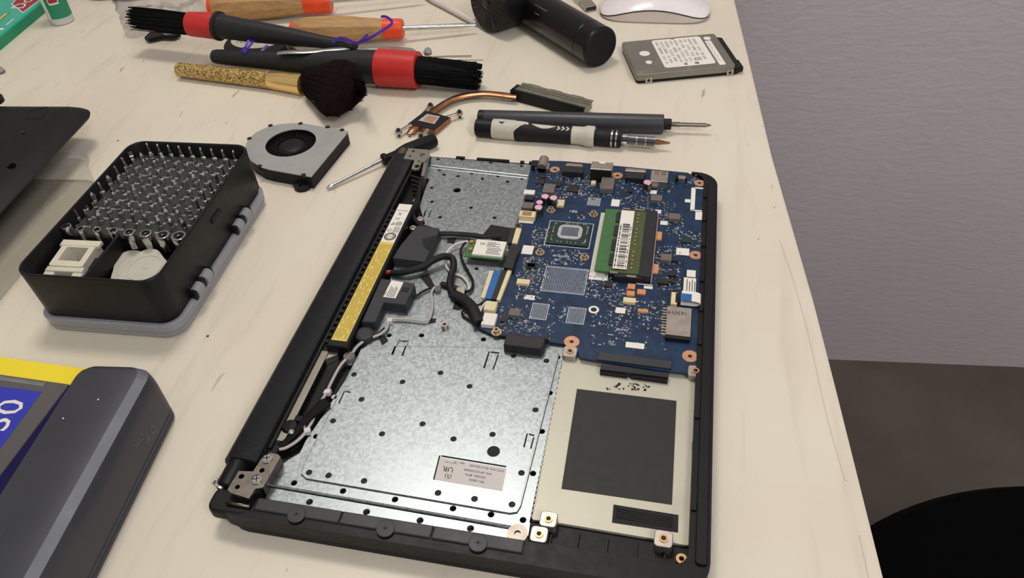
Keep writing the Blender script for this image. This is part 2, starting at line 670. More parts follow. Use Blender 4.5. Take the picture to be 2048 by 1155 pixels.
# ================================================================== black stool beside the table
st = thing('ottoman', (644, 9, -750), 'large black padded round ottoman on the floor beside the table', 'ottoman')
mb = MB()
mb.lathe((644, 9, -400), (0, 0, 1), [(0, 290), (6, 326), (30, 336), (70, 334), (88, 322), (98, 290), (102, 200), (103, 2)], 96)
obj('seat', mb, BLACKF, st)
mb = MB()
mb.lathe((644, 9, -720), (0, 0, 1), [(0, 300), (320, 318)], 64)
obj('base', mb, BLKM, st)
for k in range(4):
    a = math.radians(90 * k + 45)
    mb = MB()
    mb.lathe((644 + 240 * math.cos(a), 9 + 240 * math.sin(a), -750), (0, 0, 1), [(0, 18), (31, 24)], 16)
    obj('leg', mb, BLKM, st)

# ================================================================== the opened laptop
L = thing('laptop', (123, 163, 0), 'opened black laptop base with bare blue motherboard, lying upside down', 'laptop')
ZF, ZP, ZB, ZT = 10.5, 13.5, 16.0, 12.5

mb = MB()
mb.prism(rrect(4, 245, 0, 325, 14), 0, 5.6, bev=1.5)
obj('display_lid', mb, BLK, L)

mb = MB()
mb.prism(rrect(0, 247, -1, 327, 15), 6.2, ZF)
def arc(cx, cy, r, a0, a1, n=6):
    return [(cx + r * math.cos(math.radians(a0 + (a1 - a0) * k / n)), cy + r * math.sin(math.radians(a0 + (a1 - a0) * k / n))) for k in range(n + 1)]


mb.prism([(228, 327)] + arc(232, 312, 15, 90, 0) + arc(232, 14, 15, 0, -90) + arc(15, 14, 15, -90, -180) + [(0, 316), (3.5, 316)] + arc(11.5, 18.5, 8, 180, 270) + arc(229, 18.5, 8, 270, 360) + arc(229, 316.6, 8, 0, 90) + [(228, 324.6)], ZF, 16.5)
mb.box(4, 228, 325.8, 327, ZF, 13.2)
# right channel details and ribs of the palm rest
mb.prism(rrect(240, 245.5, 12, 312, 2), 16.5, 18.2, bev=0.6)
for yy in (40, 96, 150, 178, 205, 240, 268, 295):
    mb.box(237.2, 239.6, yy, yy + 5, 12, 17.6)
mb.box(163, 236, 12.4, 13.2, ZF, 13)
for xx in (172, 185, 199, 213, 226):
    mb.box(xx, xx + 0.7, 10.6, 22, ZF, 12.5)
for xx, xe in ((45, 52), (62, 88), (97, 100), (104, 112)):
    mb.box(xx, xe, 325.9, 328.4, ZF, 14.6)
chassis = obj('chassis', mb, BLK, L)

# ribbed strip between the hinge cover and the battery
mb = MB()
mb.box(15.6, 20.4, 30, 250, ZF, 15.4)
for k in range(26):
    y = 118 + k * 5.2
    mb.box(17, 20.4, y, y + 2.4, 15.4, 17.2)
mb.box(15.6, 17.0, 40, 320, 15.4, 17.4)
obj('ribbed_strip', mb, BLKM, chassis)
mb = MB()
mb.box(17.2, 21.5, 46, 112, 15.4, 15.8)
obj('metal_strip', mb, HDDM, chassis)

# hinge cover: long ribbed half barrel
mb = MB()
prof = [(-3.5, 8), (-5.2, 11), (-5.2, 14.5), (-4.2, 17.5), (-1.8, 19.8), (1.5, 20.7), (6, 20.8), (11, 20.4), (14, 19), (15.2, 16.5), (15.2, 8)]
mb.loft([[(x, y, z) for x, z in prof[::-1]] for y in (29, 318)], True)
obj('hinge_cover', mb, BARREL, L)
mb = MB()
mb.lathe((3.6, 13, 14.2), (0, 1, 0), [(0, 5.2), (0.8, 6.2), (15, 6.4), (16.2, 6.0)], 24)
obj('hinge_barrel', mb, BLK, L)

# ---- keyboard plate
def hol(px, py, z, r, ry=None):
    q = P(px, py, z)
    return circ(q.x, q.y, r, 12, ry)


ZI = ZP + 0.9
inner = [(724, 697), (735, 690), (1108, 697), (1117, 708), (1040, 1010), (1033, 1022), (1020, 1024), (613, 955), (603, 946), (606, 930)]
outer = [(863, 314), (1060, 329), (1085, 332), (1040, 470), (1150, 600), (1126, 712), (1059, 1043), (1052, 1062), (543, 968), (560, 932), (578, 918), (600, 905), (612, 880), (636, 845),
         (700, 745), (722, 712), (745, 668), (760, 640), (780, 560), (800, 500), (838, 470), (850, 446), (839, 412), (853, 371), (859, 357), (844, 355), (860, 330)]
hin = [(708, 748), (805, 763), (723, 798), (666, 841), (764, 867), (618, 944), (657, 950), (728, 961), (845, 847), (907, 877), (985, 868), (1043, 945), (876, 985), (949, 997), (1024, 1008), (881, 745), (939, 772), (1093, 721), (1071, 819), (1027, 711)]
hfl = [(668, 793), (700, 725), (778, 670), (632, 872), (588, 965), (686, 981), (790, 998), (1084, 862), (1066, 946), (906, 1016), (982, 1028), (1046, 1039), (1115, 714), (1100, 785), (843, 670), (967, 678)]
hup = [(876, 318), (924, 319), (981, 325), (1043, 332), (879, 339), (888, 349), (916, 352), (944, 346), (965, 357), (996, 352), (1015, 363), (1044, 357), (863, 375), (864, 403), (942, 415), (880, 434), (989, 435), (934, 539), (953, 537)]
inm = PX(inner, ZP)
mb = MB()
hs = [offset2d(inm, 0.4)] + [hol(x, y, ZP, 1.7) for x, y in hfl] + [hol(x, y, ZP, 1.45) for x, y in hup] + [hol(914, 380, ZP, 2.9)]
hs.append(PX([(850, 421), (853, 418.5), (849, 433), (846, 435)], ZP))
hs.append(PX([(861.5, 420), (864, 419), (858.5, 434), (855.5, 435)], ZP))
mb.prism(PX(outer, ZP), ZP - 1.2, ZP, holes=hs)
mb.tube([tuple(P(861, 331, ZP)), tuple(P(1056, 352, ZP))], 0.8, 8)
mb.tube([tuple(P(860, 336, ZP - 0.2)), tuple(P(1054, 357, ZP - 0.2))], 0.6, 8)
plate = obj('keyboard_plate', mb, GALV, L)
# raised centre panel of the plate
hs = [hol(x, y, ZI, 1.75) for x, y in hin] + [hol(987, 902, ZI, 3.5)]
for quads in ([(782, 708), (796, 676), (799, 676), (786, 709)], [(801, 676.5), (817, 678), (816, 681), (800, 679.5)], [(813.5, 683), (816.5, 683), (806, 711), (803, 711)],
              [(966, 735), (977, 702), (980, 702), (970, 736)], [(982, 702), (999, 704), (998, 707), (981, 705)], [(995, 709), (998, 709), (988, 738), (985, 738)],
              [(676, 806), (688, 781), (690.5, 781), (679, 807)], [(692, 781), (702, 783), (701, 785.5), (691, 783.5)],
              [(1046, 893), (1053, 866), (1056, 866), (1049.5, 894)], [(1058, 866), (1069, 869), (1068, 872), (1057.5, 869)], [(1066, 874), (1069, 874), (1063, 897), (1060, 896)],
              [(866, 958), (878, 910), (881.5, 910), (870, 959)], [(883, 909.5), (1013, 931), (1012, 934), (883, 912.8)]):
    hs.append(PX(quads, ZI))
mb = MB()
pi_ = PX(inner, ZI)
mb.prism(inm, ZP - 1.2, ZI - 0.45)
mb2 = MB()
mb2.prism(pi_, ZI - 0.4, ZI, holes=hs)
mb3 = MB()
# dark plastic seen through the holes
mb3.prism(offset2d(pi_, 1.2), ZI - 0.5, ZI - 0.42)
rp_ = obj('raised_panel', mb2, GALV, plate)
obj('panel_backing', mb3, BLKM, plate)
obj('panel_step', mb, GALV, plate)
mb = MB()
mb.lathe(P(692, 905, ZI - 0.3), (0, 0, 1), [(0, 3.6), (0.32, 3.6)], 20)
obj('dimple', mb, GALV, plate)
# rolled rim around the raised panel
mb = MB()
mb.tube([(x, y, ZI - 0.25) for x, y in pi_ + [pi_[0], pi_[1]]], 0.55, 6)
obj('panel_rim', mb, GALV, plate)
# lower flange
mb = MB()
fl = [(540, 974), (1051, 1064), (1048, 1086), (528, 1000)]
mb.prism(PX(fl, ZP - 0.6), ZF, ZP - 0.6, holes=[hol(x, y, ZP - 0.6, 1.8) for x, y in ((619, 1003), (733, 1023), (840, 1040), (941, 1056))], bev=0)
mb.tube([tuple(P(543, 970, ZP)), tuple(P(1050, 1058, ZP))], 0.75, 8)
obj('front_flange', mb, GALV, plate)
mb = MB()
mb.prism(PX([(1052, 1040), (1060, 1044), (1050, 1110), (1041, 1106)], ZP), ZF, ZP - 0.2)
mb.prism(PX([(1050, 1095), (1108, 1104), (1106, 1122), (1046, 1112)], ZP + 1), ZF, ZP + 1, holes=[hol(1096, 1111, ZP + 1, 2)], bev=0)
obj('ground_bracket', mb, STEEL, plate)
mb = MB()
q = P(1035, 1066, ZP + 2)
mb.ringcyl(q.x, q.y, ZF, ZP + 2.2, 5, 1.6, 20)
mb.cyl(q.x, q.y, ZF, ZP + 1.2, 4.6)
obj('round_boss', mb, DSTEEL, plate)
for x, y in ((890, 655),):
    q = P(x, y, ZP)
    mb = MB()
    mb.ringcyl(q.x, q.y, ZP, ZP + 3.2, 2.3, 1.1)
    obj('standoff', mb, NICKEL, plate)
# plate label with mirrored-looking small print
mb = MB()
lq = PX([(880, 914), (1013, 936), (1004, 981), (869, 958)], ZI + 0.05)
mb.prism(lq, ZI, ZI + 0.12)
lab = obj('part_label', mb, LBLG, plate, label='silver part number label')
A_, B_, D_ = Vector(lq[0]), Vector(lq[1]), Vector(lq[3])
ux, uy = (B_ - A_), (D_ - A_)


def lp(u, v, z):
    q = A_ + ux * u + uy * v
    return (q.x, q.y, z)


X3, Y3 = Vector((ux.x, ux.y, 0)), Vector((uy.x, uy.y, 0))
mb = MB()
zz = ZI + 0.15
mb.text('SVTC P/N: PK131AB1A00', 1.7, lp(0.97, 0.10, zz), -X3, Y3)
mb.text('REV: 1.0', 1.6, lp(0.38, 0.05, zz), -X3, Y3)
mb.text('P/N: AP1GC000600', 1.8, lp(0.80, 0.32, zz), -X3, Y3)
mb.text('MODEL: 80T6', 1.8, lp(0.72, 0.52, zz), -X3, Y3)
mb.text('FRU 5B20L', 1.8, lp(0.72, 0.72, zz), -X3, Y3)
mb.text('UR', 4.4, lp(0.24, 0.36, zz), -X3, Y3)
mb.text('(5)', 3.4, lp(0.24, 0.70, zz), -X3, Y3)
mb.text('MADE IN CHINA', 0.9, lp(0.27, 0.14, zz), -X3, Y3)
obj('lettering', mb, INK, lab)

# ---- dark bars with screw discs on the near edge
mb = MB()
for i in range(3):
    xs = ((24, 69), (69.6, 116), (116.6, 161))[i]
    mb.box(xs[0], xs[1], 3.6, 10.4, ZF, 17.6, bev=0.6)
mb.box(22, 162, -0.5, 3.2, ZF, 15.8, bev=1.2)
bars = obj('front_bar', mb, DGREY, L)
for x, y in ((593, 1028), (771, 1056), (956, 1085)):
    q = P(x, y, 17.7)
    mb = MB()
    mb.lathe((q.x, q.y, 17.2), (0, 0, 1), [(0, 4.6), (0.7, 4.6), (0.9, 4.3)], 24)
    obj('screw_cap', mb, DGREY, bars)
    mb = MB()
    mb.box(q.x - 1.2, q.x + 1.2, q.y - 0.25, q.y + 0.25, 18.05, 18.2)
    mb.box(q.x - 0.25, q.x + 0.25, q.y - 1.2, q.y + 1.2, 18.05, 18.2)
    obj('screw_cross', mb, INK, bars)

# ---- touchpad plate
mb = MB()
tp = [(1124, 727), (1122, 700), (1400, 735), (1400, 762), (1398, 834), (1394, 834), (1393, 883), (1384, 883), (1382, 982), (1389, 983), (1387, 1075), (1383, 1089), (1369, 1089), (1311, 1077), (1114, 1044), (1065, 1038)]
mb.prism(PX(tp, ZT), ZF + 0.2, ZT)
tpo = obj('touchpad_plate', mb, TPADM, L)
mb = MB()
mb.prism(PX([(1154, 777), (1353, 801), (1344, 1008), (1123, 976)], ZT + 0.3), ZT, ZT + 0.35)
obj('insulating_sheet', mb, PADB, tpo)
mb = MB()
mb.prism(PX([(1227, 1008), (1357, 1029), (1356, 1064), (1224, 1044)], ZT + 0.2), ZT, ZT + 0.2)
for t in range(5):
    v = 0.25 + t * 0.13
    a0, a1 = P(1232, 1008 + 34 * v, ZT + 0.3), P(1345, 1026 + 36 * v, ZT + 0.3)
    mb.tube([tuple(a0), tuple(a1)], 0.18, 4)
obj('button_window', mb, BLKM, tpo)
mb = MB()
zig = []
for k in range(60):
    t = k / 59
    px = 1121 + (1064 - 1121) * t + (1.4 if k % 2 else -1.4)
    zig.append(tuple(P(px, 735 + (1036 - 735) * t, ZT + 0.1)))
mb.tube(zig, 0.35, 5)
obj('glue_bead', mb, WHT, tpo)
mb = MB()
random.seed(3)
for k in range(34):
    px, py = random.uniform(1210, 1300), random.uniform(768, 781)
    q = P(px, py, ZT)
    mb.box(q.x, q.x + random.uniform(0.3, 1.3), q.y, q.y + random.uniform(0.3, 1.2), ZT, ZT + 0.4)
obj('torn_foam', mb, BLKM, tpo, kind='stuff')


def nut_tab(px, py, s, h0, h1, m=NICKEL, hole=BRASS):
    q = P(px, py, h1)
    mb = MB()
    mb.prism(rrect(q.x - s, q.x + s, q.y - s, q.y + s, s * 0.45, 3), h0, h1, bev=0.4)
    t = obj('screw_tab', mb, m, L)
    mb = MB()
    mb.ringcyl(q.x, q.y, h1 - 0.1, h1 + 0.5, s * 0.5, s * 0.28)
    obj('threaded_insert', mb, hole, t)
    mb = MB()
    mb.cyl(q.x, q.y, h1, h1 + 0.1, s * 0.3)
    obj('screw_hole', mb, INK, t)


for px, py, s in ((1097, 1037, 4.2), (1078, 1067, 4.2), (1327, 1076, 4.4), (1140, 702, 4.2), (1391, 741, 4.2)):
    nut_tab(px, py, s, ZF, 16.4)
q = P(1363, 1116, 15)
mb = MB()
mb.ringcyl(q.x, q.y, ZF, 15, 2.6, 1.2)
obj('brass_insert', mb, BRASS, L)

# ---- battery
mb = MB()
mb.box(20.6, 34.2, 112.5, 254, ZF, 20.8, bev=1.0)
bat = obj('battery', mb, BLK, L)
BL = PX([(797, 407), (821, 409), (691, 682), (656, 676)], 20.9)
x0, x1 = 22.2, 32.0
ym = P(770, 483, 21).y
ye, yb = BL[0][1], BL[2][1]
mb = MB()
mb.box(x0, x1, ym, ye, 20.8, 20.95)
wl = obj('white_label', mb, WHT, bat)
mb = MB()
mb.box(x0, x1, yb, ym, 20.8, 20.95)
yl = obj('yellow_label', mb, YEL, bat)
mb = MB()
random.seed(11)
z = 21.0
for c in range(8):
    y = ym - 2.5
    x = x0 + 0.9 + c * 1.08
    while y > yb + 2:
        ln = random.uniform(4, 13)
        mb.box(x, x + 0.42, max(y - ln, yb + 1), y, z - 0.03, z)
        y -= ln + random.choice((0.7, 0.7, 2.6))
obj('warning_print', mb, YINK, yl)
mb = MB()
xm = (x0 + x1) / 2
mb.ringcyl(xm, ym + 6, z - 0.04, z, 4.2, 3.3, 20)
mb.ringcyl(xm, ym + 6, z - 0.04, z, 2.9, 2.3, 20)
mb.text('NO', 2.4, (xm - 1.6, ym + 5.2, z - 0.05), (1, 0, 0), (0, 1, 0))
mb.ringcyl(x0 + 6.6, ym + 20.5, z - 0.04, z, 2.2, 1.6, 16)
mb.box(x0 + 5.6, x0 + 7.6, ym + 20.1, ym + 20.9, z - 0.03, z)
mb.prism([(x0 + 1.2, ym + 18.6), (x0 + 4, ym + 19), (x0 + 2.6, ym + 22)], z - 0.04, z, holes=[offset2d([(x0 + 1.2, ym + 18.6), (x0 + 4, ym + 19), (x0 + 2.6, ym + 22)], 0.45)])
mb.ringcyl(x0 + 2.4, ym + 12.6, z - 0.04, z, 1.5, 1.1, 14)
for k in range(5):
    mb.box(x0 + 5 + k * 0.9, x0 + 5.35 + k * 0.9, ym + 10.5, ym + 17, z - 0.03, z)
mb.text('CE', 3, (x0 + 2, ym + 25, z - 0.05), (1, 0, 0), (0, 1, 0))
mb.text('X', 4.2, (x0 + 2.6, ym + 30, z - 0.05), (1, 0, 0), (0, 1, 0))
mb.box(x0 + 1, x0 + 8.6, ym + 35.2, ym + 35.6, z - 0.03, z)
obj('symbols', mb, INK, wl)

# ---- speakers
mb = MB()
pts = PX([(834, 450), (878, 455), (879, 460), (850, 523), (785, 515), (801, 489)], 21)
mb.prism(pts, ZF + 0.3, 21, bev=0.7)
spk = obj('speaker', mb, SPKM, L)
mb = MB()
mb.prism(PX([(845, 478), (872, 470), (858, 500), (846, 492)], 21.1), 21, 21.6, zf=lambda x, y: 0.5 * math.sin(x * 2) * math.cos(y * 3))
obj('torn_foam', mb, BLKM, spk)
mb = MB()
mb.prism(PX([(762, 556), (828, 565), (830, 570), (811, 609), (768, 604), (752, 641), (748, 643.5), (723, 642)], 21), ZF + 0.3, 21, bev=0.7)
spk = obj('speaker', mb, SPKM, L)
mb = MB()
mb.prism(PX([(783, 560), (807, 564), (791, 596), (766, 593)], 21.1), 21, 21.12)
sl = obj('speaker_label', mb, WHT, spk, label='small white sticker')
mb = MB()
a0 = P(772, 590, 21.2)
mb.text('FG', 2.8, tuple(a0), (0, 1, 0), (-1, 0, 0))
for k in range(5):
    mb.box(a0.x + 0.6 + k * 1.1, a0.x + 1.0 + k * 1.1, a0.y - 1, a0.y + 9 - (k % 3), 21.13, 21.18)
obj('lettering', mb, INK, sl)
mb = MB()
q = P(811, 579, 21)
mb.box(q.x - 2, q.x + 2, q.y - 2, q.y + 2, 21, 21.2)
obj('square_mark', mb, BLKM, spk)
q = P(728, 664, 18)
mb = MB()
mb.lathe((q.x, q.y, ZF), (0, 0, 1), [(0, 6), (5, 6.2), (6.8, 5.6), (7.4, 4)], 24)
obj('rubber_grommet', mb, SPKM, L)
mb = MB()
mb.prism(PX([(655, 701), (677, 702), (674, 708), (650, 718)], 15), ZF, 15, bev=0.4)
obj('triangular_bracket', mb, NICKEL, L)

# ---- hinges
ZH = 22
mb = MB()
hp = [(477, 941), (506, 942), (527, 910), (540, 905), (556, 908), (561, 913), (526, 974), (510, 977), (498, 996), (461, 985), (455, 978)]
mb.prism(PX(hp, ZH), ZH - 1.6, ZH, holes=[hol(483, 952, ZH, 1.5), hol(475, 973, ZH, 1.3), hol(524, 940, ZH, 1.4)])
mb.prism(PX([(553, 909), (561, 913), (526, 975), (518, 973)], ZH - 1.6), ZF, ZH - 1.6)
hg = obj('hinge_bracket', mb, DSTEEL, L)
for x, y in ((535, 917), (514, 959)):
    q = P(x, y, ZH)
    mb = MB()
    mb.lathe((q.x, q.y, ZH), (0, 0, 1), [(0, 3), (0.6, 2.9), (1.2, 1.8)], 18)
    sc = obj('screw', mb, STEEL, hg)
    for ang in (0.4, 1.97):
        d = Vector((math.cos(ang), math.sin(ang), 0))
        mb = MB()
        mb.tube([tuple(q + d * -1.6 + Vector((0, 0, 1.2))), tuple(q + d * 1.6 + Vector((0, 0, 1.2)))], 0.3, 4)
        obj('screw_slot', mb, INK, hg)
mb = MB()
a0, a1 = P(480, 926, 17), P(446, 965, 15)
ax = (a1 - a0).normalized()
mb.lathe(a0, ax, [(0, 3), (14, 3), (14, 4.2), (16, 4.2)], 18)
for k in range(9):
    mb.lathe(a0 + ax * (1.5 + k * 1.5), ax, [(0, 3.1), (0.35, 3.9), (0.7, 3.9), (1.05, 3.1)], 18)
obj('hinge_spring', mb, NICKEL, hg)
mb = MB()
mb.prism(rrect(-1, 22, -0.5, 14, 5), ZF, 16.8, bev=1.5)
obj('corner_block', mb, BLK, L)
mb = MB()
mb.tube([tuple(P(452, 1004, 18)), tuple(P(500, 1012, 18))], 1.0, 8)
obj('hinge_pin', mb, DSTEEL, hg)
ZH = 21
mb = MB()
hp = [(817, 296), (856, 299), (859, 303), (858, 314), (850, 322), (843, 324), (838, 338), (828, 339.5), (822.5, 337), (829, 319.5), (807, 317)]
mb.prism(PX(hp, ZH), ZH - 1.2, ZH, holes=[hol(826.5, 302, ZH, 1.3), hol(845, 310, ZH, 2.1), hol(820, 312, ZH, 1.1), hol(834, 332, ZH, 2.1), hol(838, 322, ZH, 0.9)])
mb.prism(PX([(853, 301), (859, 303), (848, 352), (842, 351)], ZH - 1.3), ZF, ZH - 1.3)
obj('hinge_bracket', mb, HDDM, L)
mb = MB()
a0 = P(805, 308, 16)
mb.lathe((a0.x - 1, a0.y - 4, 15), (0, 1, 0), [(0, 3.6), (10, 3.6)], 18)
obj('hinge_barrel', mb, DSTEEL, L)
# black cable coil and clips in the channel beside the bay
mb = MB()
for k in range(6):
    mb.tube([tuple(P(822 + k * 1.5, 352 + k * 9, 16 - 0.3 * k)), tuple(P(842 - k, 360 + k * 8, 17)), tuple(P(838 - 2 * k, 376 + k * 8, 14))], 1.3, 7, 1, 4)
mb.tube([tuple(P(838, 380, 14)), tuple(P(832, 405, 16)), tuple(P(826, 430, 16)), tuple(P(840, 450, 15)), tuple(P(862, 458, 15))], 1.7, 8, 1, 5)
obj('hinge_cable', mb, BLKM, L)
q = P(843, 361, 15)
mb = MB()
mb.ringcyl(q.x, q.y, ZF, 15, 2, 0.9)
obj('brass_insert', mb, BRASS, L)
for px, py in ((840, 437), (832, 401), (826, 455)):
    q = P(px, py, 15)
    mb = MB()
    mb.prism(circ(q.x, q.y, 2.6, 12), ZF, 15.5, bev=0.5)
    mb.prism(circ(q.x, q.y, 1.1, 10), 15.5, 16.4)
    obj('metal_clip', mb, NICKEL, L)
# things in the lower channel
mb = MB()
random.seed(5)
for k in range(3):
    mb.tube([tuple(P(648 + k * 5, 800 + k * 4, 15)), tuple(P(612 + 4 * k, 836, 17)), tuple(P(585 + 3 * k, 870, 15)), tuple(P(556 + 3 * k, 892 + k * 2, 14))], 1.6, 8, 1, 5)
q = P(580, 852, 16)
mb.lathe((q.x, q.y, ZF), (0, 0, 1), [(0, 5), (5, 5), (6.5, 3.8), (6.6, 0.5)], 20)
q = P(600, 838, 16)
mb.box(q.x - 3, q.x + 3, q.y - 2, q.y + 2, ZF, 17, bev=0.5)
obj('display_cable', mb, BLKG, L)
for (px, py) in ((614, 832), (606, 849), (582, 862)):
    q = P(px, py, 17)
    mb = MB()
    mb.lathe((q.x, q.y, 15), (0, 0, 1), [(0, 1.8), (2, 1.7), (2.6, 0.9)], 12)
    obj('solder_blob', mb, STEEL, L)

# ---- motherboard
mbp = [(1064, 320), (1130, 322), (1240, 332), (1375, 345), (1398, 356), (1410, 370), (1404, 560), (1392, 748), (1338, 742), (1198, 722), (1160, 715), (1150, 690), (1090, 682), (985, 668), (957, 655), (963, 602), (1000, 600), (1020, 545), (1010, 520), (1035, 465), (1030, 455), (1048, 400)]
mb = MB()
mb.prism(PX(mbp, ZB), ZB - 1.3, ZB)
MOBO = obj('motherboard', mb, PCB, L)


def R2(tl, br, z):
    a, b = P(*tl, z), P(*br, z)
    return min(a.x, b.x), max(a.x, b.x), min(a.y, b.y), max(a.y, b.y)


def comp(name, tl, br, h, m, bev=0.0, par=None, z0=None):
    z0 = ZB if z0 is None else z0
    x0, x1, y0, y1 = R2(tl, br, z0 + h)
    mb = MB()
    mb.box(x0, x1, y0, y1, z0, z0 + h, bev=bev)
    return obj(name, mb, m, par or MOBO), (x0, x1, y0, y1)


# ports
mb = MB()
x0, x1, y0, y1 = R2((1075, 318), (1096, 336), ZB + 4)
mb.lathe(((x0 + x1) / 2, y0, ZB + 3.2), (0, 1, 0), [(0, 3.8), (y1 - y0 + 1.5, 3.8)], 16)
mb.box(x0, x1, y0, y1 - 3, ZB, ZB + 3)
obj('power_jack', mb, NICKEL, MOBO)
comp('jack_housing', (1066, 320), (1076, 332), 4, BLKM)
o, (x0, x1, y0, y1) = comp('video_port', (1127, 330), (1166, 345), 5, CHIP, 0.3)
mb = MB()
mb.prism([(x0 + 1, y1), (x1 - 1, y1), (x1 - 2, y1 + 4), (x0 + 2, y1 + 4)], ZB + 0.5, ZB + 4.6, bev=0.4)
for k in range(5):
    mb.cyl(x0 + 3 + k * 2.4, y1 + 1, ZB + 4.6, ZB + 4.9, 0.5, 8)
obj('video_port_shell', mb, NICKEL, MOBO)
zt = 10.5
x0, x1, y0, y1 = R2((1184, 322), (1224, 340), ZB + zt)
mb = MB()
mb.box(x0, x1, y0, y1, ZB, ZB + zt, bev=0.3)
obj('network_port', mb, NICKEL, MOBO)
mb = MB()
mb.box(x0 + 6, x1 - 6, y1 - 2.2, y1 + 0.1, ZB + 1, ZB + zt + 0.08)
mb.box(x0 + 5, x0 + 6.8, y1 - 1, y1 + 0.1, ZB + zt, ZB + zt + 0.1)
obj('latch_notch', mb, WHT, MOBO)
mb = MB()
mb.box(x0 + 0.2, x1 - 0.2, y0 - 0.5, y0 + 1, ZB, ZB + zt - 1)
obj('network_port_face', mb, BLKM, MOBO)
o, (x0, x1, y0, y1) = comp('display_port', (1252, 341), (1288, 357), 4.5, CHIP, 0.3)
mb = MB()
mb.box(x0 - 0.6, x1 + 0.6, y1, y1 + 4, ZB, ZB + 4.4, bev=0.4)
obj('display_port_shell', mb, NICKEL, MOBO)
o, (x0, x1, y0, y1) = comp('usb_port', (1303, 340), (1335, 364), 6.5, NICKEL, 0.3)
mb = MB()
for k in range(2):
    xx = x0 + 3 + k * 5
    mb.prism([(xx, y1 - 5), (xx + 2.4, y1 - 5), (xx + 2.4, y1 - 1.5), (xx, y1 - 1.5)], ZB + 6.5, ZB + 6.55, holes=[[(xx + 0.5, y1 - 4.6), (xx + 1.9, y1 - 4.6), (xx + 1.9, y1 - 1.9), (xx + 0.5, y1 - 1.9)]])
obj('spring_slot', mb, INK, MOBO)
comp('audio_port', (1352, 348), (1374, 357), 3.5, BLKM, 0.2)
comp('audio_port_clip', (1357, 350), (1371, 357), 4.2, NICKEL, 0.2)
comp('shielded_module', (1204, 353), (1226, 378), 4.5, COIL, 0.3)
# copper screw rings
for px, py, r in ((1109.5, 339, 3.9), (1235, 351, 4.0), (1399, 366, 4.0), (1391, 510, 4.2), (1143.5, 683, 4.6), (1380, 712, 4.5)):
    q = P(px, py, ZB)
    mb = MB()
    mb.ringcyl(q.x, q.y, ZB, ZB + 0.2, r, 1.3, 22)
    rg = obj('copper_ring', mb, COPPAD, MOBO)
    mb = MB()
    mb.cyl(q.x, q.y, ZB, ZB + 0.1, 1.4)
    obj('screw_hole', mb, INK, MOBO)
q = P(1187.5, 619, ZB)
mb = MB()
mb.ringcyl(q.x, q.y, ZB, ZB + 0.2, 3.3, 1.9, 22)
obj('white_ring', mb, WHT, MOBO)
mb = MB()
mb.cyl(q.x, q.y, ZB, ZB + 0.1, 2)
obj('screw_hole', mb, INK, MOBO)
# heat-sink standoffs
for px, py in ((1102, 421), (1187, 429), (1080, 505), (1169, 515), (993, 664)):
    q = P(px, py, ZB)
    mb = MB()
    mb.ringcyl(q.x, q.y, ZB, ZB + 0.4, 3.2, 1.8, 18)
    mb.ringcyl(q.x, q.y, ZB, ZB + 2.6, 1.9, 1.0, 14)
    obj('standoff', mb, PALEB, MOBO)
# polymer capacitors
for px, py, r, h in ((1090, 392, 3.0, 6), (1107, 395, 3.0, 6), (1079, 404, 2.7, 5.5), (1077, 414, 3.1, 6), (1295, 364, 3.2, 6)):
    q = P(px, py, ZB + h)
    mb = MB()
    mb.lathe((q.x, q.y, ZB), (0, 0, 1), [(0, r), (0.4, r), (0.8, r * 0.94), (1.2, r), (h - 0.4, r), (h, r * 0.9)], 18)
    cp = obj('capacitor', mb, DSTEEL, MOBO)
    mb = MB()
    mb.lathe((q.x, q.y, ZB + h - 0.15), (0, 0, 1), [(0, r * 0.93), (0.3, r * 0.85)], 18)
    obj('capacitor_top', mb, PINK, MOBO)
# inductors, chips, white rectangles
for tl, br, h in (((1089, 366), (1107, 385), 3), ((1302, 388), (1324, 401), 3), ((1338, 425), (1360, 438), 3), ((1322, 506), (1343, 521), 3), ((1047, 403), (1065, 416), 3), ((1020, 615), (1039, 631), 3)):
    comp('inductor', tl, br, h, COIL, 0.3)
for tl, br, h in (((1052, 389), (1066, 399), 2), ((1138, 368), (1156, 383), 1), ((1078, 346), (1090, 355), 1.2), ((1110, 362), (1120, 372), 1.2), ((1076, 356), (1088, 367), 1.2), ((1210, 560), (1224, 573), 1.5), ((1316, 554), (1337, 567), 2), ((1338, 540), (1352, 551), 2), ((1344, 514), (1356, 522), 1.5),
                 ((1053, 525), (1069, 534), 1), ((1003, 632), (1015, 643), 1.2), ((1256, 374), (1264, 383), 1.5), ((1341, 556), (1352, 565), 1.5), ((1056, 524), (1070, 536), 1)):
    comp('chip', tl, br, h, CHIP, 0.15)
comp('controller_chip', (1364, 472), (1382, 485), 1, DGRN, 0.1)
for tl, br in (((1224, 398), (1238, 413)), ((1301, 380), (1313, 388)), ((1370, 398), (1382, 405)), ((1383, 375), (1389, 421)), ((1389, 374), (1408, 378)), ((1383, 419), (1404, 423)), ((1391, 423), (1405, 440)), ((1353, 495), (1378, 511)), ((1047, 490), (1064, 509)), ((1321, 441), (1335, 450)), ((1288, 417), (1312, 419)), ((1311, 419), (1322, 427)),
               ((1232, 614), (1250, 627)), ((1252, 683), (1288, 698)), ((1273, 566), (1305, 571)), ((1288, 571), (1305, 578)), ((1050, 589), (1068, 600))):
    x0, x1, y0, y1 = R2(tl, br, ZB)
    mb = MB()
    mb.box(x0, x1, y0, y1, ZB, ZB + 0.12)
    obj('white_marking', mb, WHT, MOBO)
for tl, br in (((1312, 462), (1323, 479)), ((1306, 527), (1316, 546)), ((1256, 566), (1270, 577)), ((1254, 580), (1269, 591)), ((1275, 577), (1291, 588)), ((1276, 616), (1296, 624))):
    o, (x0, x1, y0, y1) = comp('orange_component', tl, br, 1.2, ORNG, 0.15)
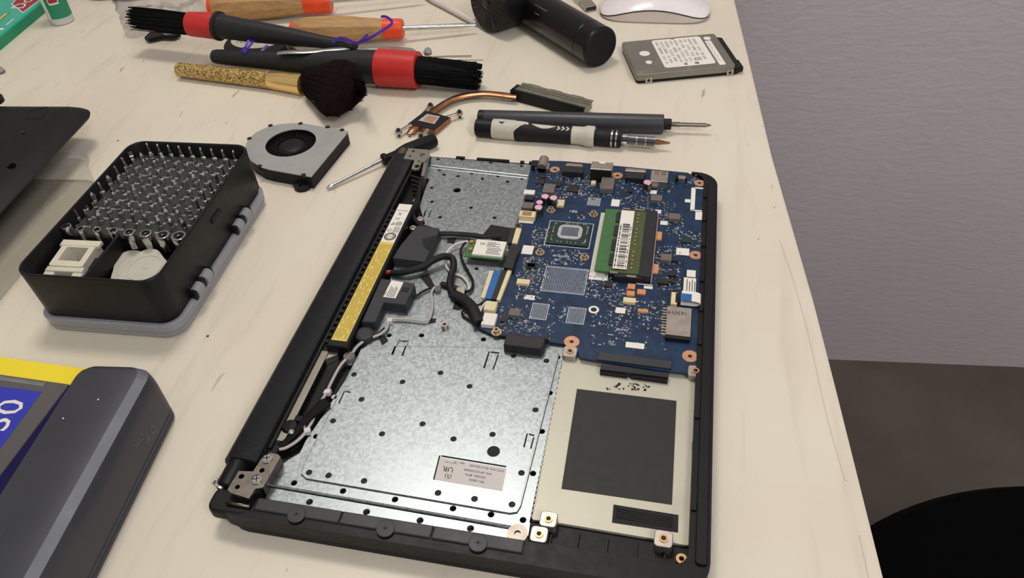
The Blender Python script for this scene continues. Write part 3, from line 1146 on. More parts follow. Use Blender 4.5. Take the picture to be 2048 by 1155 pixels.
comp('white_component', (1247, 593), (1271, 605), 2.2, CREAM, 0.3)
comp('white_component', (1116, 398), (1127, 411), 2, CREAM, 0.3)
comp('white_component', (1183, 360), (1191, 367), 2, CREAM, 0.3)
comp('white_component', (1049, 378), (1068, 388), 2, WHT, 0.4)
comp('white_component', (1035, 556), (1058, 568), 2, CREAM, 0.3)
# cream connector and its label
comp('power_connector', (1041, 420), (1069, 434), 4, CREAM, 0.3)
comp('connector_pins', (1046, 422), (1062, 431), 4.2, BRASS)
x0, x1, y0, y1 = R2((1039, 436), (1066, 447), ZB)
mb = MB()
mb.box(x0, x1, y0, y1, ZB, ZB + 0.12)
obj('white_marking', mb, WHT, MOBO)
# processor
o, (x0, x1, y0, y1) = comp('processor', (1104, 441), (1174, 492), 1.1, DGRN, 0.1)
cx, cy = (x0 + x1) / 2, (y0 + y1) / 2
q = P(1140, 463, ZB + 1.5)
mb = MB()
mb.prism(rrect(q.x - 8.4, q.x + 8.4, q.y - 7.6, q.y + 7.6, 4.5), ZB + 1.1, ZB + 1.6, bev=0.3)
obj('thermal_paste', mb, PASTE, MOBO)
mb = MB()
mb.box(q.x - 5.8, q.x + 5.8, q.y - 4.6, q.y + 4.4, ZB + 1.1, ZB + 2.0)
obj('processor_die', mb, DIE, MOBO)
mb = MB()
mb.prism(rrect(x0 - 1.6, x1 + 1.6, y0 - 1.6, y1 + 1.6, 0.3, 1), ZB, ZB + 0.1, holes=[rrect(x0 - 1.1, x1 + 1.1, y0 - 1.1, y1 + 1.1, 0.3, 1)])
random.seed(9)
for k in range(44):
    a = random.uniform(0, 6.28)
    rx, ry = (x1 - x0) * 0.42, (y1 - y0) * 0.42
    xx, yy = cx + rx * max(-1, min(1, 1.3 * math.cos(a))), cy + ry * max(-1, min(1, 1.3 * math.sin(a)))
    mb.box(xx, xx + 0.7, yy, yy + 0.4, ZB + 1.1, ZB + 1.5)
obj('processor_marks', mb, SILK, MOBO)
# silkscreen logo block
mb = MB()
x0, x1, y0, y1 = R2((1177, 394), (1200, 412), ZB)
for k in range(11):
    xx = x0 + (x1 - x0) * k / 11
    mb.box(xx, xx + 0.35, y0, y1, ZB, ZB + 0.1)
for k in range(4):
    yy = y0 + (y1 - y0) * k / 4
    mb.box(x0, x1, yy, yy + 0.3, ZB, ZB + 0.1)
obj('barcode_block', mb, SILK, MOBO)
# empty chip footprints
for tl, br, nl in (((1093, 531), (1168, 590), 24), ((1066, 605), (1092, 640), 9), ((1138, 613), (1167, 649), 9)):
    x0, x1, y0, y1 = R2(tl, br, ZB)
    mb = MB()
    mb.prism([(x0, y0), (x1, y0), (x1, y1), (x0, y1)], ZB, ZB + 0.1, holes=[[(x0 + 0.5, y0 + 0.5), (x1 - 0.5, y0 + 0.5), (x1 - 0.5, y1 - 0.5), (x0 + 0.5, y1 - 0.5)]])
    mb.prism([(x0 + 1.2, y0 + 1.2), (x1 - 1.2, y0 + 1.2), (x1 - 1.2, y1 - 1.2), (x0 + 1.2, y1 - 1.2)], ZB, ZB + 0.1, holes=[[(x0 + 1.5, y0 + 1.5), (x1 - 1.5, y0 + 1.5), (x1 - 1.5, y1 - 1.5), (x0 + 1.5, y1 - 1.5)]])
    for k in range(1, nl):
        xx = x0 + 1.4 + (x1 - x0 - 2.8) * k / nl
        mb.tube([(xx + (0.25 if j % 2 else -0.25), y0 + 2 + (y1 - y0 - 4) * j / 10, ZB + 0.05) for j in range(11)], 0.16, 4)
    obj('chip_footprint', mb, SILK, MOBO)

# memory module in its black socket
ZM = ZB + 4.2
a, b2 = P(1211, 417, ZM), P(1189, 541, ZM)
c = P(1290, 424, ZM)
mx0, mx1, my1, my0 = (a.x + b2.x) / 2, (a.x + b2.x) / 2 + 29.5, a.y - 0.5, b2.y
mb = MB()
mb.box(mx0 - 3.2, mx0 + 9, my0 - 4, my1 + 1, ZB, ZB + 0.12)
obj('white_marking', mb, WHT, MOBO)
mb = MB()
mb.box(mx1 - 1, mx1 + 6.6, my0 - 2, my1 + 1.4, ZB, ZB + 5.4, bev=0.4)
mb.box(mx0 + 13, mx1 + 2, my0 - 3.4, my0 - 0.6, ZB, ZB + 4.4, bev=0.3)
mb.box(mx0 + 13, mx1 + 2, my1 + 0.6, my1 + 3, ZB, ZB + 4.4, bev=0.3)
sock = obj('memory_socket', mb, CHIP, MOBO)
mb = MB()
mb.box(mx1 + 6.8, mx1 + 7.6, my0 - 3, my1 + 1, ZB, ZB + 3)
mb.box(mx0 + 12, mx0 + 17, my1 + 0.4, my1 + 1.6, ZM, ZM + 1.2)
mb.box(mx0 + 20, mx0 + 27, my1 + 0.4, my1 + 1.6, ZM, ZM + 1.2)
mb.box(mx0 + 10, mx0 + 15, my0 - 1.6, my0 - 0.4, ZM, ZM + 1.2)
mb.box(mx0 + 21, mx0 + 27, my0 - 3.2, my0 - 1.8, ZB + 4, ZB + 5)
obj('socket_clip', mb, NICKEL, MOBO)
mb = MB()
mb.box(mx0, mx1, my0, my1, ZM - 0.5, ZM + 0.5)
ram = obj('memory_module', mb, GRN, L)
mb = MB()
mb.box(mx0 + 9.2, mx1, my0 + 0.1, my1 - 0.1, ZM + 0.5, ZM + 0.56)
obj('olive_area', mb, OLV, ram)
mb = MB()
for k in range(4):
    yy = my0 + 6 + k * 15
    mb.box(mx0 + 8.4, mx0 + 17.6, yy, yy + 11, ZM + 0.5, ZM + 1.4, bev=0.15)
obj('memory_chips', mb, CHIP, ram)
mb = MB()
for k in range(15):
    yy = my0 + 4 + k * 4.0
    if k % 6 == 5:
        continue
    mb.box(mx0 + 22.6, mx0 + 23.9, yy, yy + 1.7, ZM + 0.5, ZM + 1.1)
obj('memory_capacitors', mb, BRASS, ram, kind='stuff')
mb = MB()
lx0, lx1 = mx0 + 11.4, mx0 + 20.4
mb.box(lx0, lx1, my0 + 2.5, my1 - 1.5, ZM + 1.42, ZM + 1.5)
lb = obj('barcode_label', mb, WHT, ram, label='white barcode label')
mb = MB()
random.seed(21)
yy = my0 + 4
while yy < my1 - 16:
    t = random.choice((0.3, 0.5, 0.9, 1.3))
    mb.box(lx0 + 2.4, lx1 - 1.8, yy, yy + t, ZM + 1.5, ZM + 1.54)
    yy += t + random.choice((0.4, 0.7, 1.0))
yy = my0 + 4
while yy < my1 - 22:
    t = random.uniform(2, 6)
    mb.box(lx0 + 0.8, lx0 + 1.5, yy, yy + t, ZM + 1.5, ZM + 1.54)
    mb.box(lx1 - 1.2, lx1 - 0.7, yy, yy + t * 0.8, ZM + 1.5, ZM + 1.54)
    yy += t + 1
obj('barcode', mb, INK, lb)

# card slot
zc = ZB + 3.2
a, b2 = P(1335, 611, zc), P(1381, 673, zc)
x0, x1, y0, y1 = a.x, b2.x, b2.y, a.y
x0 = P(1331, 660, zc).x
mb = MB()
mb.box(x0, x1, y0, y1, ZB + 0.4, zc, bev=0.25)
cs = obj('card_slot', mb, NICKEL, MOBO)
mb = MB()
mb.box(x0 + 0.3, x1 - 0.3, y0 - 2.2, y0, ZB, zc - 0.6)
obj('card_slot_mouth', mb, BLKM, MOBO)
mb = MB()
mb.text('163019', 4.0, (x1 - 2.4, y1 - 4, zc), (-1, 0, 0), (0, -1, 0))
obj('slot_number', mb, INK, MOBO)
mb = MB()
for k in range(10):
    yy = y0 + 2 + k * 2.4
    mb.box(x0 - 2.6, x0, yy, yy + 1.2, ZB, ZB + 0.8)
obj('slot_pins', mb, NICKEL, MOBO, kind='stuff')

# ribbon cable with blue tab by the right edge
mb = MB()
zc = ZB + 2.5
for tl, br in (((1374, 539), (1391, 554)), ((1368, 554), (1391, 587))):
    x0, x1, y0, y1 = R2(tl, br, ZB + 2)
    mb.box(x0, x1, y0, y1, ZB + 1.7, ZB + 2)
x0, x1, y0, y1 = R2((1383, 587), (1398, 608), zc)
rings = []
for k in range(9):
    a = math.pi * k / 8
    rings.append((x1 - 4 + 5 * math.sin(a), ZB + 2.2 + 2.0 * math.cos(a)))
pth = [(x0 - 6, ZB + 4.2)] + rings + [(x0 - 6, ZB + 0.3)]
mb.loft([[(x, y0, z), (x, y1, z), (x, y1, z + 0.25), (x, y0, z + 0.25)] for x, z in pth], False)
rb = obj('ribbon_cable', mb, WHT, L)
x0, x1, y0, y1 = R2((1362, 586), (1383, 602), ZB + 4.5)
mb = MB()
mb.box(x0, x1, y0, y1, ZB + 4.2, ZB + 4.6)
obj('blue_tab', mb, BLUE, rb)
mb = MB()
q = P(1372, 583, ZB + 2.05)
for k in range(4):
    mb.box(q.x + k * 1.6, q.x + 0.7 + k * 1.6, q.y + 1, q.y + 12 - 2 * (k % 2), ZB + 2, ZB + 2.05)
obj('printed_lines', mb, INKG, rb)
comp('ribbon_connector', (1343, 583), (1354, 608), 3, CREAM, 0.3)
comp('connector_latch', (1352, 585), (1358, 604), 3.4, BLKM, 0.2)

# drive connectors on the near edge
mb = MB()
mb.prism(PX([(1198, 703), (1345, 722), (1342, 737), (1193, 718)], ZB + 1), ZB, ZB + 1.2, bev=0.2)
obj('connector_carrier', mb, DGREY, MOBO)
mb = MB()
zc = ZB + 0.4
mb.prism(PX([(1203, 728), (1338, 745), (1336, 754), (1200, 738)], zc), ZT, zc, bev=0.3)
sata = obj('drive_connector', mb, CHIP, L)
mb = MB()
mb.prism(PX([(1201, 740), (1255, 746), (1255, 750), (1200, 743)], zc - 1), ZT, zc - 1)
mb.prism(PX([(1262, 747), (1336, 757), (1335, 761), (1262, 751)], zc - 1), ZT, zc - 1)
obj('connector_tongue', mb, BLKG, sata)
mb = MB()
mb.prism(PX([(1013, 664), (1092, 674), (1087, 692), (1080, 697), (1007, 688)], ZB + 5), ZB - 1.5, ZB + 5, bev=0.8)
mb.prism(PX([(1090, 668), (1098, 669), (1096, 678), (1088, 677)], ZB + 3), ZB, ZB + 3)
obj('drive_connector', mb, CHIP, L)

# wireless card
zw = ZB + 3
a, b2 = P(936, 480, zw), P(1010, 514, zw)
wy0, wy1 = P(940, 513, zw).y, P(940, 479, zw).y
wx0, wx1 = P(932, 500, zw).x, P(1012, 498, zw).x
mb = MB()
mb.box(wx0, wx1, wy0, wy1, zw - 0.8, zw)
wl_ = obj('wireless_card', mb, GRN, L)
lx0, lx1 = P(948, 495, zw + 1.4).x, P(1008, 500, zw + 1.4).x
mb = MB()
mb.box(lx0, lx1, wy0 + 1.4, wy1 - 0.4, zw, zw + 1.5, bev=0.2)
sh = obj('shield_can', mb, WHT, wl_)
mb = MB()
zz = zw + 1.52
for k in range(4):
    mb.box(lx0 + 8, lx0 + 14 + k % 2 * 3, wy1 - 3 - k * 1.3, wy1 - 2.5 - k * 1.3, zz, zz + 0.03)
for k in range(5):
    mb.box(lx0 + 9, lx1 - 1.5 - (k % 3), wy0 + 3 + k * 1.4, wy0 + 3.5 + k * 1.4, zz, zz + 0.03)
mb.text('W', 4, (lx0 + 3, wy1 - 6.2, zz - 0.03), (1, 0, 0), (0, 1, 0))
obj('lettering', mb, INK, sh)
mb = MB()
mb.cyl(wx0 + 3, wy0 + 7, zw, zw + 1, 1.5)
mb.box(wx0 + 4, wx0 + 6.5, wy1 - 3, wy1 - 0.6, zw, zw + 1)
mb.box(wx0 + 0.6, wx0 + 3, wy1 - 4, wy1 - 1.5, zw, zw + 1)
obj('antenna_plugs', mb, BRASS, wl_)
x0, x1, y0, y1 = R2((1020, 487), (1028, 536), ZB + 4.5)
sx0, sx1 = P(1014, 512, ZB + 4.5).x, P(1033, 512, ZB + 4.5).x
mb = MB()
mb.box(sx0, sx1, y0, y1, ZB - 0.5, ZB + 4.6, bev=0.4)
obj('card_socket', mb, CHIP, MOBO)


def ffc(quad, names, wtab=None):
    """flat cable connector drawn over a slanted quad: list of (name, u0, u1, h, material)"""
    a, b, c, d = [P(*q, ZB + 1.5) for q in quad]
    for nm, u0, u1, h, m in names:
        mb = MB()
        mb.prism([tuple(v.xy) for v in (a.lerp(b, u0), a.lerp(b, u1), d.lerp(c, u1), d.lerp(c, u0))], ZB - 0.3, ZB + h)
        obj(nm, mb, m, MOBO)


ffc([(979, 541), (1024, 540), (1000, 602), (962, 594)], [('flat_cable_clip', 0, 0.2, 1.5, CREAM), ('flat_cable', 0.2, 0.55, 1.8, BLUE), ('flat_cable_latch', 0.55, 0.82, 2.2, CHIP), ('flat_cable_connector', 0.82, 1, 2.4, CREAM)])
ffc([(1022, 456), (1043, 458), (1034, 488), (1014, 486)], [('flat_cable_latch', 0, 0.5, 2.0, CHIP), ('flat_cable_connector', 0.5, 1, 2.2, CREAM)])
comp('fan_connector', (972, 600), (990, 620), 4, CREAM, 0.5)
comp('white_module', (969, 624), (988, 650), 3, WHT, 0.3)
q = P(1036, 452, ZB)
mb = MB()
mb.ringcyl(q.x, q.y, ZB, ZB + 0.5, 2.8, 2.2, 18)
obj('black_ring', mb, BRASS, MOBO)

# swarm of tiny solder parts and printed marks
random.seed(31)
BX0, BX1, BY0, BY1 = P(1064, 560, ZB).x, 236, P(1300, 735, ZB).y, P(1200, 330, ZB).y
zones = [  # pixel boxes (x0, y0, x1, y1), count, share of dark ones
    (1070, 335, 1140, 400, 110, .4), (1120, 345, 1200, 400, 130, .35), (1130, 355, 1175, 395, 60, .3), (1180, 340, 1210, 365, 30, .3), (1225, 360, 1300, 395, 60, .3),
    (1290, 365, 1345, 385, 40, .3), (1240, 395, 1300, 420, 60, .4), (1290, 400, 1350, 440, 70, .4), (1330, 430, 1365, 470, 50, .4), (1355, 462, 1400, 495, 60, .2),
    (1310, 490, 1360, 580, 170, .45), (1060, 455, 1100, 495, 80, .2), (1045, 515, 1095, 560, 120, .3), (1030, 545, 1080, 600, 110, .35), (1000, 610, 1060, 665, 90, .3),
    (1095, 500, 1165, 530, 90, .15), (1168, 540, 1235, 600, 130, .25), (1215, 575, 1260, 625, 60, .2), (1255, 600, 1330, 640, 90, .2), (1180, 620, 1260, 690, 90, .1),
    (1260, 640, 1330, 700, 30, .1), (1050, 645, 1110, 680, 30, .1), (1095, 600, 1135, 650, 30, .1), (1205, 375, 1225, 400, 20, .2), (1370, 350, 1395, 372, 12, .2), (1140, 425, 1180, 440, 14, .1)]
mw, mk, ms = MB(), MB(), MB()
big = []
for x0, y0, x1, y1, n_, dk in zones:
    for k in range(n_):
        q = P(random.uniform(x0, x1), random.uniform(y0, y1), ZB)
        a, b2 = random.choice(((0.9, 0.5), (0.5, 0.9), (1.2, 0.7), (0.7, 1.3), (0.6, 0.35)))
        if random.random() < dk:
            mk.box(q.x, q.x + a * 1.2, q.y, q.y + b2 * 1.2, ZB, ZB + 0.6)
        elif random.random() < 0.55:
            mw.box(q.x, q.x + a * 0.4, q.y, q.y + b2, ZB, ZB + 0.5)
            mw.box(q.x + a * 0.8, q.x + a * 1.2, q.y, q.y + b2, ZB, ZB + 0.5)
        else:
            ms.box(q.x, q.x + a, q.y, q.y + b2 * 0.5, ZB, ZB + 0.06)
obj('solder_pads', mw, SOLDER, MOBO, kind='stuff')
obj('tiny_components', mk, COIL, MOBO, kind='stuff')
for s_, px, py in (('180', 1137, 424), ('L', 1137, 436), ('LA-D562P', 1105, 512), ('JDIMM', 1232, 660), ('2s', 1064, 656), ('PU', 1220, 690), ('HDD', 1260, 716), ('REV', 1108, 520)):
    q = P(px, py, ZB)
    ms.text(s_, 4 if s_ == '180' else 2.6, (q.x, q.y, ZB), (1, 0, 0), (0, 1, 0))
obj('printed_marks', ms, SILK, MOBO, kind='stuff')

# ---- cables across the plate
def cable(name, pts, z, r, m, seg=8, flat=1.0, par=None, k=5, label=None):
    mb = MB()
    pp = []
    for i, q in enumerate(pts):
        zz = q[2] if len(q) > 2 else z
        pp.append(tuple(P(q[0], q[1], zz)))
    mb.tube(pp, r, seg, flat, k)
    return obj(name, mb, m, par or L, label=label)


cable('battery_cable', [(785, 545, 16), (800, 545, 17), (817, 542, 18), (846, 533, 19), (867, 520, 20), (889, 512, 20), (905, 517, 20), (907, 535, 18), (901, 555, 17), (900, 575, 16.5), (910, 592, 16.5), (934, 602, 17), (949, 617, 18), (953, 637, 18)], 18, 2.3, BLKM, 10, label='thick black sleeved cable')
cable('ribbon_harness', [(906, 588, 16), (925, 597, 17.5), (940, 608, 18.5), (950, 625, 19), (957, 645, 18)], 17, 3.6, BLKM, 10, 0.7)
for dx, m, z in ((0, REDW, 17), (4, REDW, 16), (-3, WHITEC, 16), (7, BLKM, 16)):
    cable('battery_wire', [(762 + dx, 551, z - 3), (772 + dx, 545 + dx * .4, z), (784 + dx, 542, z), (795 + dx, 544, z)], z, 0.6, m, 6)
cable('antenna_cable', [(938, 477, 18), (924, 494, 17), (922, 512, 16.5), (934, 539, 16), (945, 559, 15.5), (944, 576, 15.5), (935, 583, 16)], 16, 0.85, BLKM, label='thin black antenna cable')
cable('antenna_cable', [(936, 482, 18), (910, 489, 17), (893, 506, 16), (891, 528, 15.5), (901, 543, 15), (924, 553, 15), (936, 567, 15.5), (938, 580, 15.5)], 16, 0.85, WHITEC, label='thin white antenna cable')
pts = [(869, 574), (862.6, 586), (864.6, 606), (861.6, 629), (852, 641), (817, 638), (788, 637), (777, 642), (774, 655), (760, 668), (732, 679), (713, 694), (703, 708), (682, 729), (664, 761), (652, 786), (635, 815), (625, 841), (615, 857), (607, 869), (592, 883), (572, 895), (559, 898)]
cable('antenna_lead', pts, 15.6, 0.85, LEADC, label='white antenna lead along the hinge')
cable('antenna_lead', [(x - 5, y + 1) for x, y in pts[8:]], 14.9, 0.95, BLKM, label='black antenna lead along the hinge')
cable('antenna_lead', [(870, 572), (845, 583), (832, 592), (822, 592)], 15.2, 0.8, BLKM, label='short black lead into the speaker')
cable('touch_cable', [(955, 645, 16), (935, 637, 15), (924, 628, 15), (930, 617, 16), (950, 612, 17), (966, 605, 18)], 16, 0.7, BLKM)
cable('touch_cable', [(957, 630, 18), (963, 615, 19), (972, 604, 19)], 18, 0.7, WHITEC)
cable('wire_bundle', [(878, 467, 16), (900, 467, 16.5), (920, 468, 16), (945, 470, 16.5), (968, 473, 17), (1000, 470, 17)], 16, 2.2, BLKM, 8, 0.6)
cable('wire_bundle', [(882, 567, 15), (896, 570, 15.5), (915, 577, 15.5), (932, 585, 15.5)], 15, 2.2, BLKM, 8, 0.5)


def patch(name, quad, z0, z1, m, par=None):
    mb = MB()
    mb.prism(PX(quad, z1), z0, z1)
    return obj(name, mb, m, par or L)


patch('flex_film', [(982, 449), (1024, 456), (1019, 484), (963, 472)], ZP, ZP + 0.5, BLKM)
patch('black_tape', [(840, 553), (857, 547), (869, 570), (860, 577)], ZP, ZP + 0.4, BLKM)
patch('black_tape', [(905, 617), (912, 598), (926, 600), (920, 619)], ZP, ZP + 0.4, BLKM)
patch('black_tape', [(862, 637), (872, 636), (871, 643), (858, 646)], ZP, ZP + 0.4, BLKM)
patch('black_tape', [(895, 476), (912, 474), (909, 486), (894, 484)], ZP, ZP + 0.4, BLKM)
patch('black_tape', [(756, 672), (771, 670), (776, 680), (764, 688)], ZP, ZP + 0.6, BLKM)
patch('cable_clip', [(914, 574), (930, 574), (928, 588), (912, 588)], ZP, ZP + 4.2, NICKEL)
patch('cable_clip', [(872, 572), (881, 569), (881, 580), (870, 582)], ZP, ZP + 2.6, DSTEEL)
patch('cable_clip', [(775, 635), (785, 635), (783, 642), (773, 642)], ZP, ZP + 3, WHITEC)
patch('cable_clip', [(607, 855), (620, 853), (620, 862), (609, 864)], ZP, ZP + 3, WHITEC)
patch('cable_clip', [(650, 778), (662, 777), (658, 785), (646, 785)], ZP, ZP + 3, WHITEC)
q = P(698, 711, 16)
mb = MB()
mb.prism(circ(q.x, q.y, 3.6, 14), ZF, 16.4, bev=0.6)
obj('plastic_post', mb, COIL, L)

# ================================================================== bottom cover of the laptop at the left
cv = thing('bottom_cover', (-330, 240, 0), 'black plastic laptop bottom cover cut off at the left edge', 'laptop cover')
ZC = 30
pc = [P(186, 231, ZC - 6), P(150, 211, ZC), P(120, 205, ZC)]
xr, yt = pc[0].x, P(60, 205, ZC).y
M = frame((xr, yt, 0), 6)
mb = MB(M)
rings = []
for d, z in ((-4, 24), (0, 25), (1.2, 27), (-2, 29), (-9, 32), (-18, 34.5), (-24, 35.2)):
    rings.append([(x, y, z) for x, y in rrect(-200 - d, d, -232 - d, d * 0.6 + 2, max(3, 16 + d * 0.5), 6)])
mb.loft(rings)
obj('cover_panel', mb, BLK, cv)
zt = 35.3
mb = MB()
q = [P(*v, zt) for v in ((50, 237), (53, 230), (59, 223), (68, 218), (80, 216), (94, 214), (92, 222), (85, 234), (82, 236), (50, 237))]
mb.tube([tuple(v) for v in q], 0.4, 6, 0.6)
obj('foot_outline', mb, BLKG, cv)
q = P(22, 331, 34.2)
mb = MB()
mb.lathe((q.x, q.y, q.z - 0.2), (0, 0, 1), [(0, 3.4), (0.5, 3.4)], 18)
obj('screw_hole', mb, BLACKF, cv)
q = P(46, 265, 35.5)
mb = MB()
mb.cyl(q.x, q.y, 35.0, 36.4, 1.2, 12)
obj('peg', mb, DGREY, cv)
mb = MB()
q = P(2, 204, 35)
mb.lathe((q.x - 8, q.y, 34), (0, 0, 1), [(0, 9), (4, 9), (6, 6)], 20)
obj('rubber_foot', mb, BLKM, cv)

# clear tray under it
M = frame((-262, 205, 0), 6)
mb = MB(M)
rings = []
for d, z in ((-3, 0.4), (0, 2), (1, 20), (3.5, 22), (4, 23.2)):
    rings.append([(x, y, z) for x, y in rrect(-95 - d, 22 + d, -92 - d, 72 + d, 14 + d, 6)])
mb.loft(rings, True, False)
mb.prism(rrect(-93, 20, -90, 70, 12, 6), 0.3, 1.0)
tray = obj('clear_tray', mb, CLEAR, None, (-300, 200, 0))
tag(tray, 'clear plastic tray on the table under the black cover', 'tray')

# ================================================================== bit case
BA, BB, BD = P(38, 545, 43), P(303, 583, 43), P(253, 281, 43)
c0 = (P(285, 578, 43) + P(40, 538, 43)) / 2
M = frame((-139.8, 194.4, 0), 3.2)
HX, HY = 48.5, 76.6
bc = thing('bit_case', (-139.8, 194.4, 0), 'black plastic screwdriver bit case standing on a grey lid', 'tool case')
mb = MB(M)
rings = []
for d, z in ((-3, 6), (-1.4, 9), (0, 48.4), (-0.4, 49), (-1.8, 49), (-2.2, 48.4), (-3.4, 12)):
    rings.append([(x, y, z) for x, y in rrect(-HX - d, HX + d, -HY - d, HY + d, 12 + d, 7)])
mb.loft(rings, True, False)
mb.prism(rrect(-HX + 4.4, HX - 4.4, -HY + 4.4, HY - 4.4, 7), 6, 12)
YP = -27
mb.box(-HX + 3.4, HX - 3.4, YP - 1.2, YP + 1.2, 12, 41)
mb.box(-5.2, -3.2, -HY + 3, YP - 1, 12, 44)
obj('tray', mb, BLK, bc)
mb = MB(M)
mb.box(-HX + 3.2, HX - 3.2, YP, HY - 3.2, 12, 38)
deck = obj('bit_holder', mb, mat('holder_foam', (52, 52, 50), 0.7, var=0.1), bc)
mb = MB(M)
rings = []
for d, z in ((-3, 0), (0.6, 0.8), (1.4, 4.5), (0.4, 5.2), (1.6, 6), (1.8, 11), (0.6, 12), (-4, 12)):
    rings.append([(x, y, z) for x, y in rrect(-HX - d, HX + d, -HY - d, HY + d, 12 + d, 7)])
mb.loft(rings)
obj('lid', mb, LIDM, bc)
for py0 in (30, -38):
    for dy in (-6.5, 6.5):
        mb = MB(M)
        mb.lathe((HX + 0.5, py0 + dy - 4, 14), (0, 1, 0), [(0, 4), (8, 4)], 18)
        obj('hinge_knuckle', mb, LIDM, bc)
    mb = MB(M)
    for yy in (-13, -2, 9):
        mb.box(HX - 5, HX + 3, py0 + yy, py0 + yy + 4, 10.5, 17.5, bev=0.8)
    obj('hinge_lug', mb, BLK, bc)
mb = MB(M)
mb.box(HX - 1.6, HX + 0.4, -2, 12, 36, 39.5, bev=0.5)
obj('latch_slot', mb, BLKM, bc)

r1a, r1b = P(282, 308, 38), P(474, 325, 38)
r9a, r9b = P(158, 441, 38), P(372, 460, 38)
ORD = ['', 'first', 'second', 'third', 'fourth', 'fifth', 'sixth', 'seventh', 'eighth', 'ninth', 'tenth']


def squash(mb):
    for v in mb.bm.verts:
        if v.co.z > 0:
            v.co.z *= 0.8


def make_bit(kind):
    """one bit with its tip, at the origin; z 0 is the holder top"""
    mb = MB()
    mb.lathe((0, 0, -6), (0, 0, 1), [(0, 2), (9.6, 2), (10.2, 1.6)], 6)
    squash(mb)
    b = obj('driver_bit', mb, STEEL, None, (0, 0, 0))
    mb = MB()
    if kind == 0:
        mb.lathe((0, 0, 4.1), (0, 0, 1), [(0, 1.25), (5.5, 1.05), (8.4, 0.9), (9.4, 0.3)], 12)
    elif kind == 1:
        mb.lathe((0, 0, 4.1), (0, 0, 1), [(0, 1.7), (2, 1.4), (7.5, 1.3), (8.8, 0.9)], 6)
    elif kind == 2:
        mb.prism([(-1.3, -1.3), (1.3, -1.3), (1.3, 1.3), (-1.3, 1.3)], 4.1, 7)
        mb.prism([(-1.5, -0.5), (1.5, -0.5), (1.5, 0.5), (-1.5, 0.5)], 7, 11.4)
    else:
        mb.lathe((0, 0, 4.1), (0, 0, 1), [(0, 2.0), (4, 2.0), (6.2, 1.2), (7.4, 0.5)], 8)
    squash(mb)
    obj('tip', mb, STEEL, b)
    return b


protos = [make_bit(k) for k in range(4)]
used = [False] * 4
random.seed(17)
looks = ['slim round', 'hexagonal', 'flat-bladed', 'stubby pointed']
for r in range(9):
    for c in range(10):
        t, u = r / 8, c / 9
        q = r1a.lerp(r1b, u).lerp(r9a.lerp(r9b, u), t)
        kd = 0 if r == 0 else (0 if r in (1, 2) and c > 3 else random.choice((0, 1, 1, 2, 3)))
        if not used[kd]:
            o = protos[kd]
            used[kd] = True
        else:
            o = protos[kd].copy()
            C.objects.link(o)
            for ch in protos[kd].children:
                d = ch.copy()
                C.objects.link(d)
                d.parent = o
        o.location = Vector((q.x, q.y, 38.0 - 0.4 * (r % 2))) * MM
        o.rotation_euler = (0, 0, random.uniform(0, 3))
        tag(o, f'{looks[kd]} steel bit, {ORD[c + 1]} from left in {ORD[r + 1]} row from back of case', 'screwdriver bit', 'steel bits in the black case')
for kd in range(4):
    if not used[kd]:
        for ch in list(protos[kd].children):
            bpy.data.objects.remove(ch)
        bpy.data.objects.remove(protos[kd])

# socket row
sx = [(128, 452, 3.4), (161, 457, 2.5), (194, 459, 2.8), (226, 461, 3.2), (258, 464, 3.7), (291, 466, 4.1), (325, 469, 4.5), (357, 471, 4.9)]
nm = ['crosshead hollow steel socket, leftmost of the front row in the case', 'smallest round nut socket, second from the left in the front row of the case', 'small nut socket, third from the left in the front row of the case', 'nut socket fourth from the left in the front row of the case', 'nut socket fifth from the left in the front row of the case',
      'large nut socket, third from the right in the front row of the case', 'larger nut socket, second from the right in the front row of the case', 'largest round nut socket, rightmost of the front row in the case']
for (px, py, r), lb_ in zip(sx, nm):
    q = P(px, py, 46)
    if px == 128:
        q.x += 1.6
    t = thing('nut_socket', (q.x, q.y, 38), lb_, 'socket', 'steel nut sockets in the black case')
    mb = MB()
    ri = r * 0.74
    mb.lathe((q.x, q.y, 34), (0, 0, 1), [(0, r * 0.9), (4.2, r * 0.92), (5, r), (11.6, r), (12, r * 0.97), (12.2, r * 0.93), (12.2, ri), (7, ri), (6.9, 0.1)], 20)
    obj('socket_body', mb, STEEL, t)
    mb = MB()
    if px == 128:
        for ang in (0.3, 1.87):
            d = Vector((math.cos(ang), math.sin(ang), 0)) * ri * 0.95
            mb.tube([tuple(Vector((q.x, q.y, 45)) - d), tuple(Vector((q.x, q.y, 45)) + d)], 0.6, 6)
    else:
        mb.ringcyl(q.x, q.y, 41, 44, ri, ri * 0.8, 6)
    obj('hex_bore', mb, DSTEEL, t)

# size markings on the holder
random.seed(2)
mb = MB()
for r in range(9):
    for c in range(10):
        t, u = (r + 0.52) / 8, c / 9
        q = r1a.lerp(r1b, u).lerp(r9a.lerp(r9b, u), t)
        s_ = random.choice(('T5', 'T6', 'T8', 'T10', 'H2', 'H3', 'PH0', 'SL2', 'U2.6', 'Y2', 'T15', 'W1.5'))
        mb.text(s_, 2.5, (q.x - 2.6, q.y - 0.9, 38.02), (1, 0.05, 0), (-0.05, 1, 0))
obj('size_marking', mb, WHT, bc, kind='stuff')

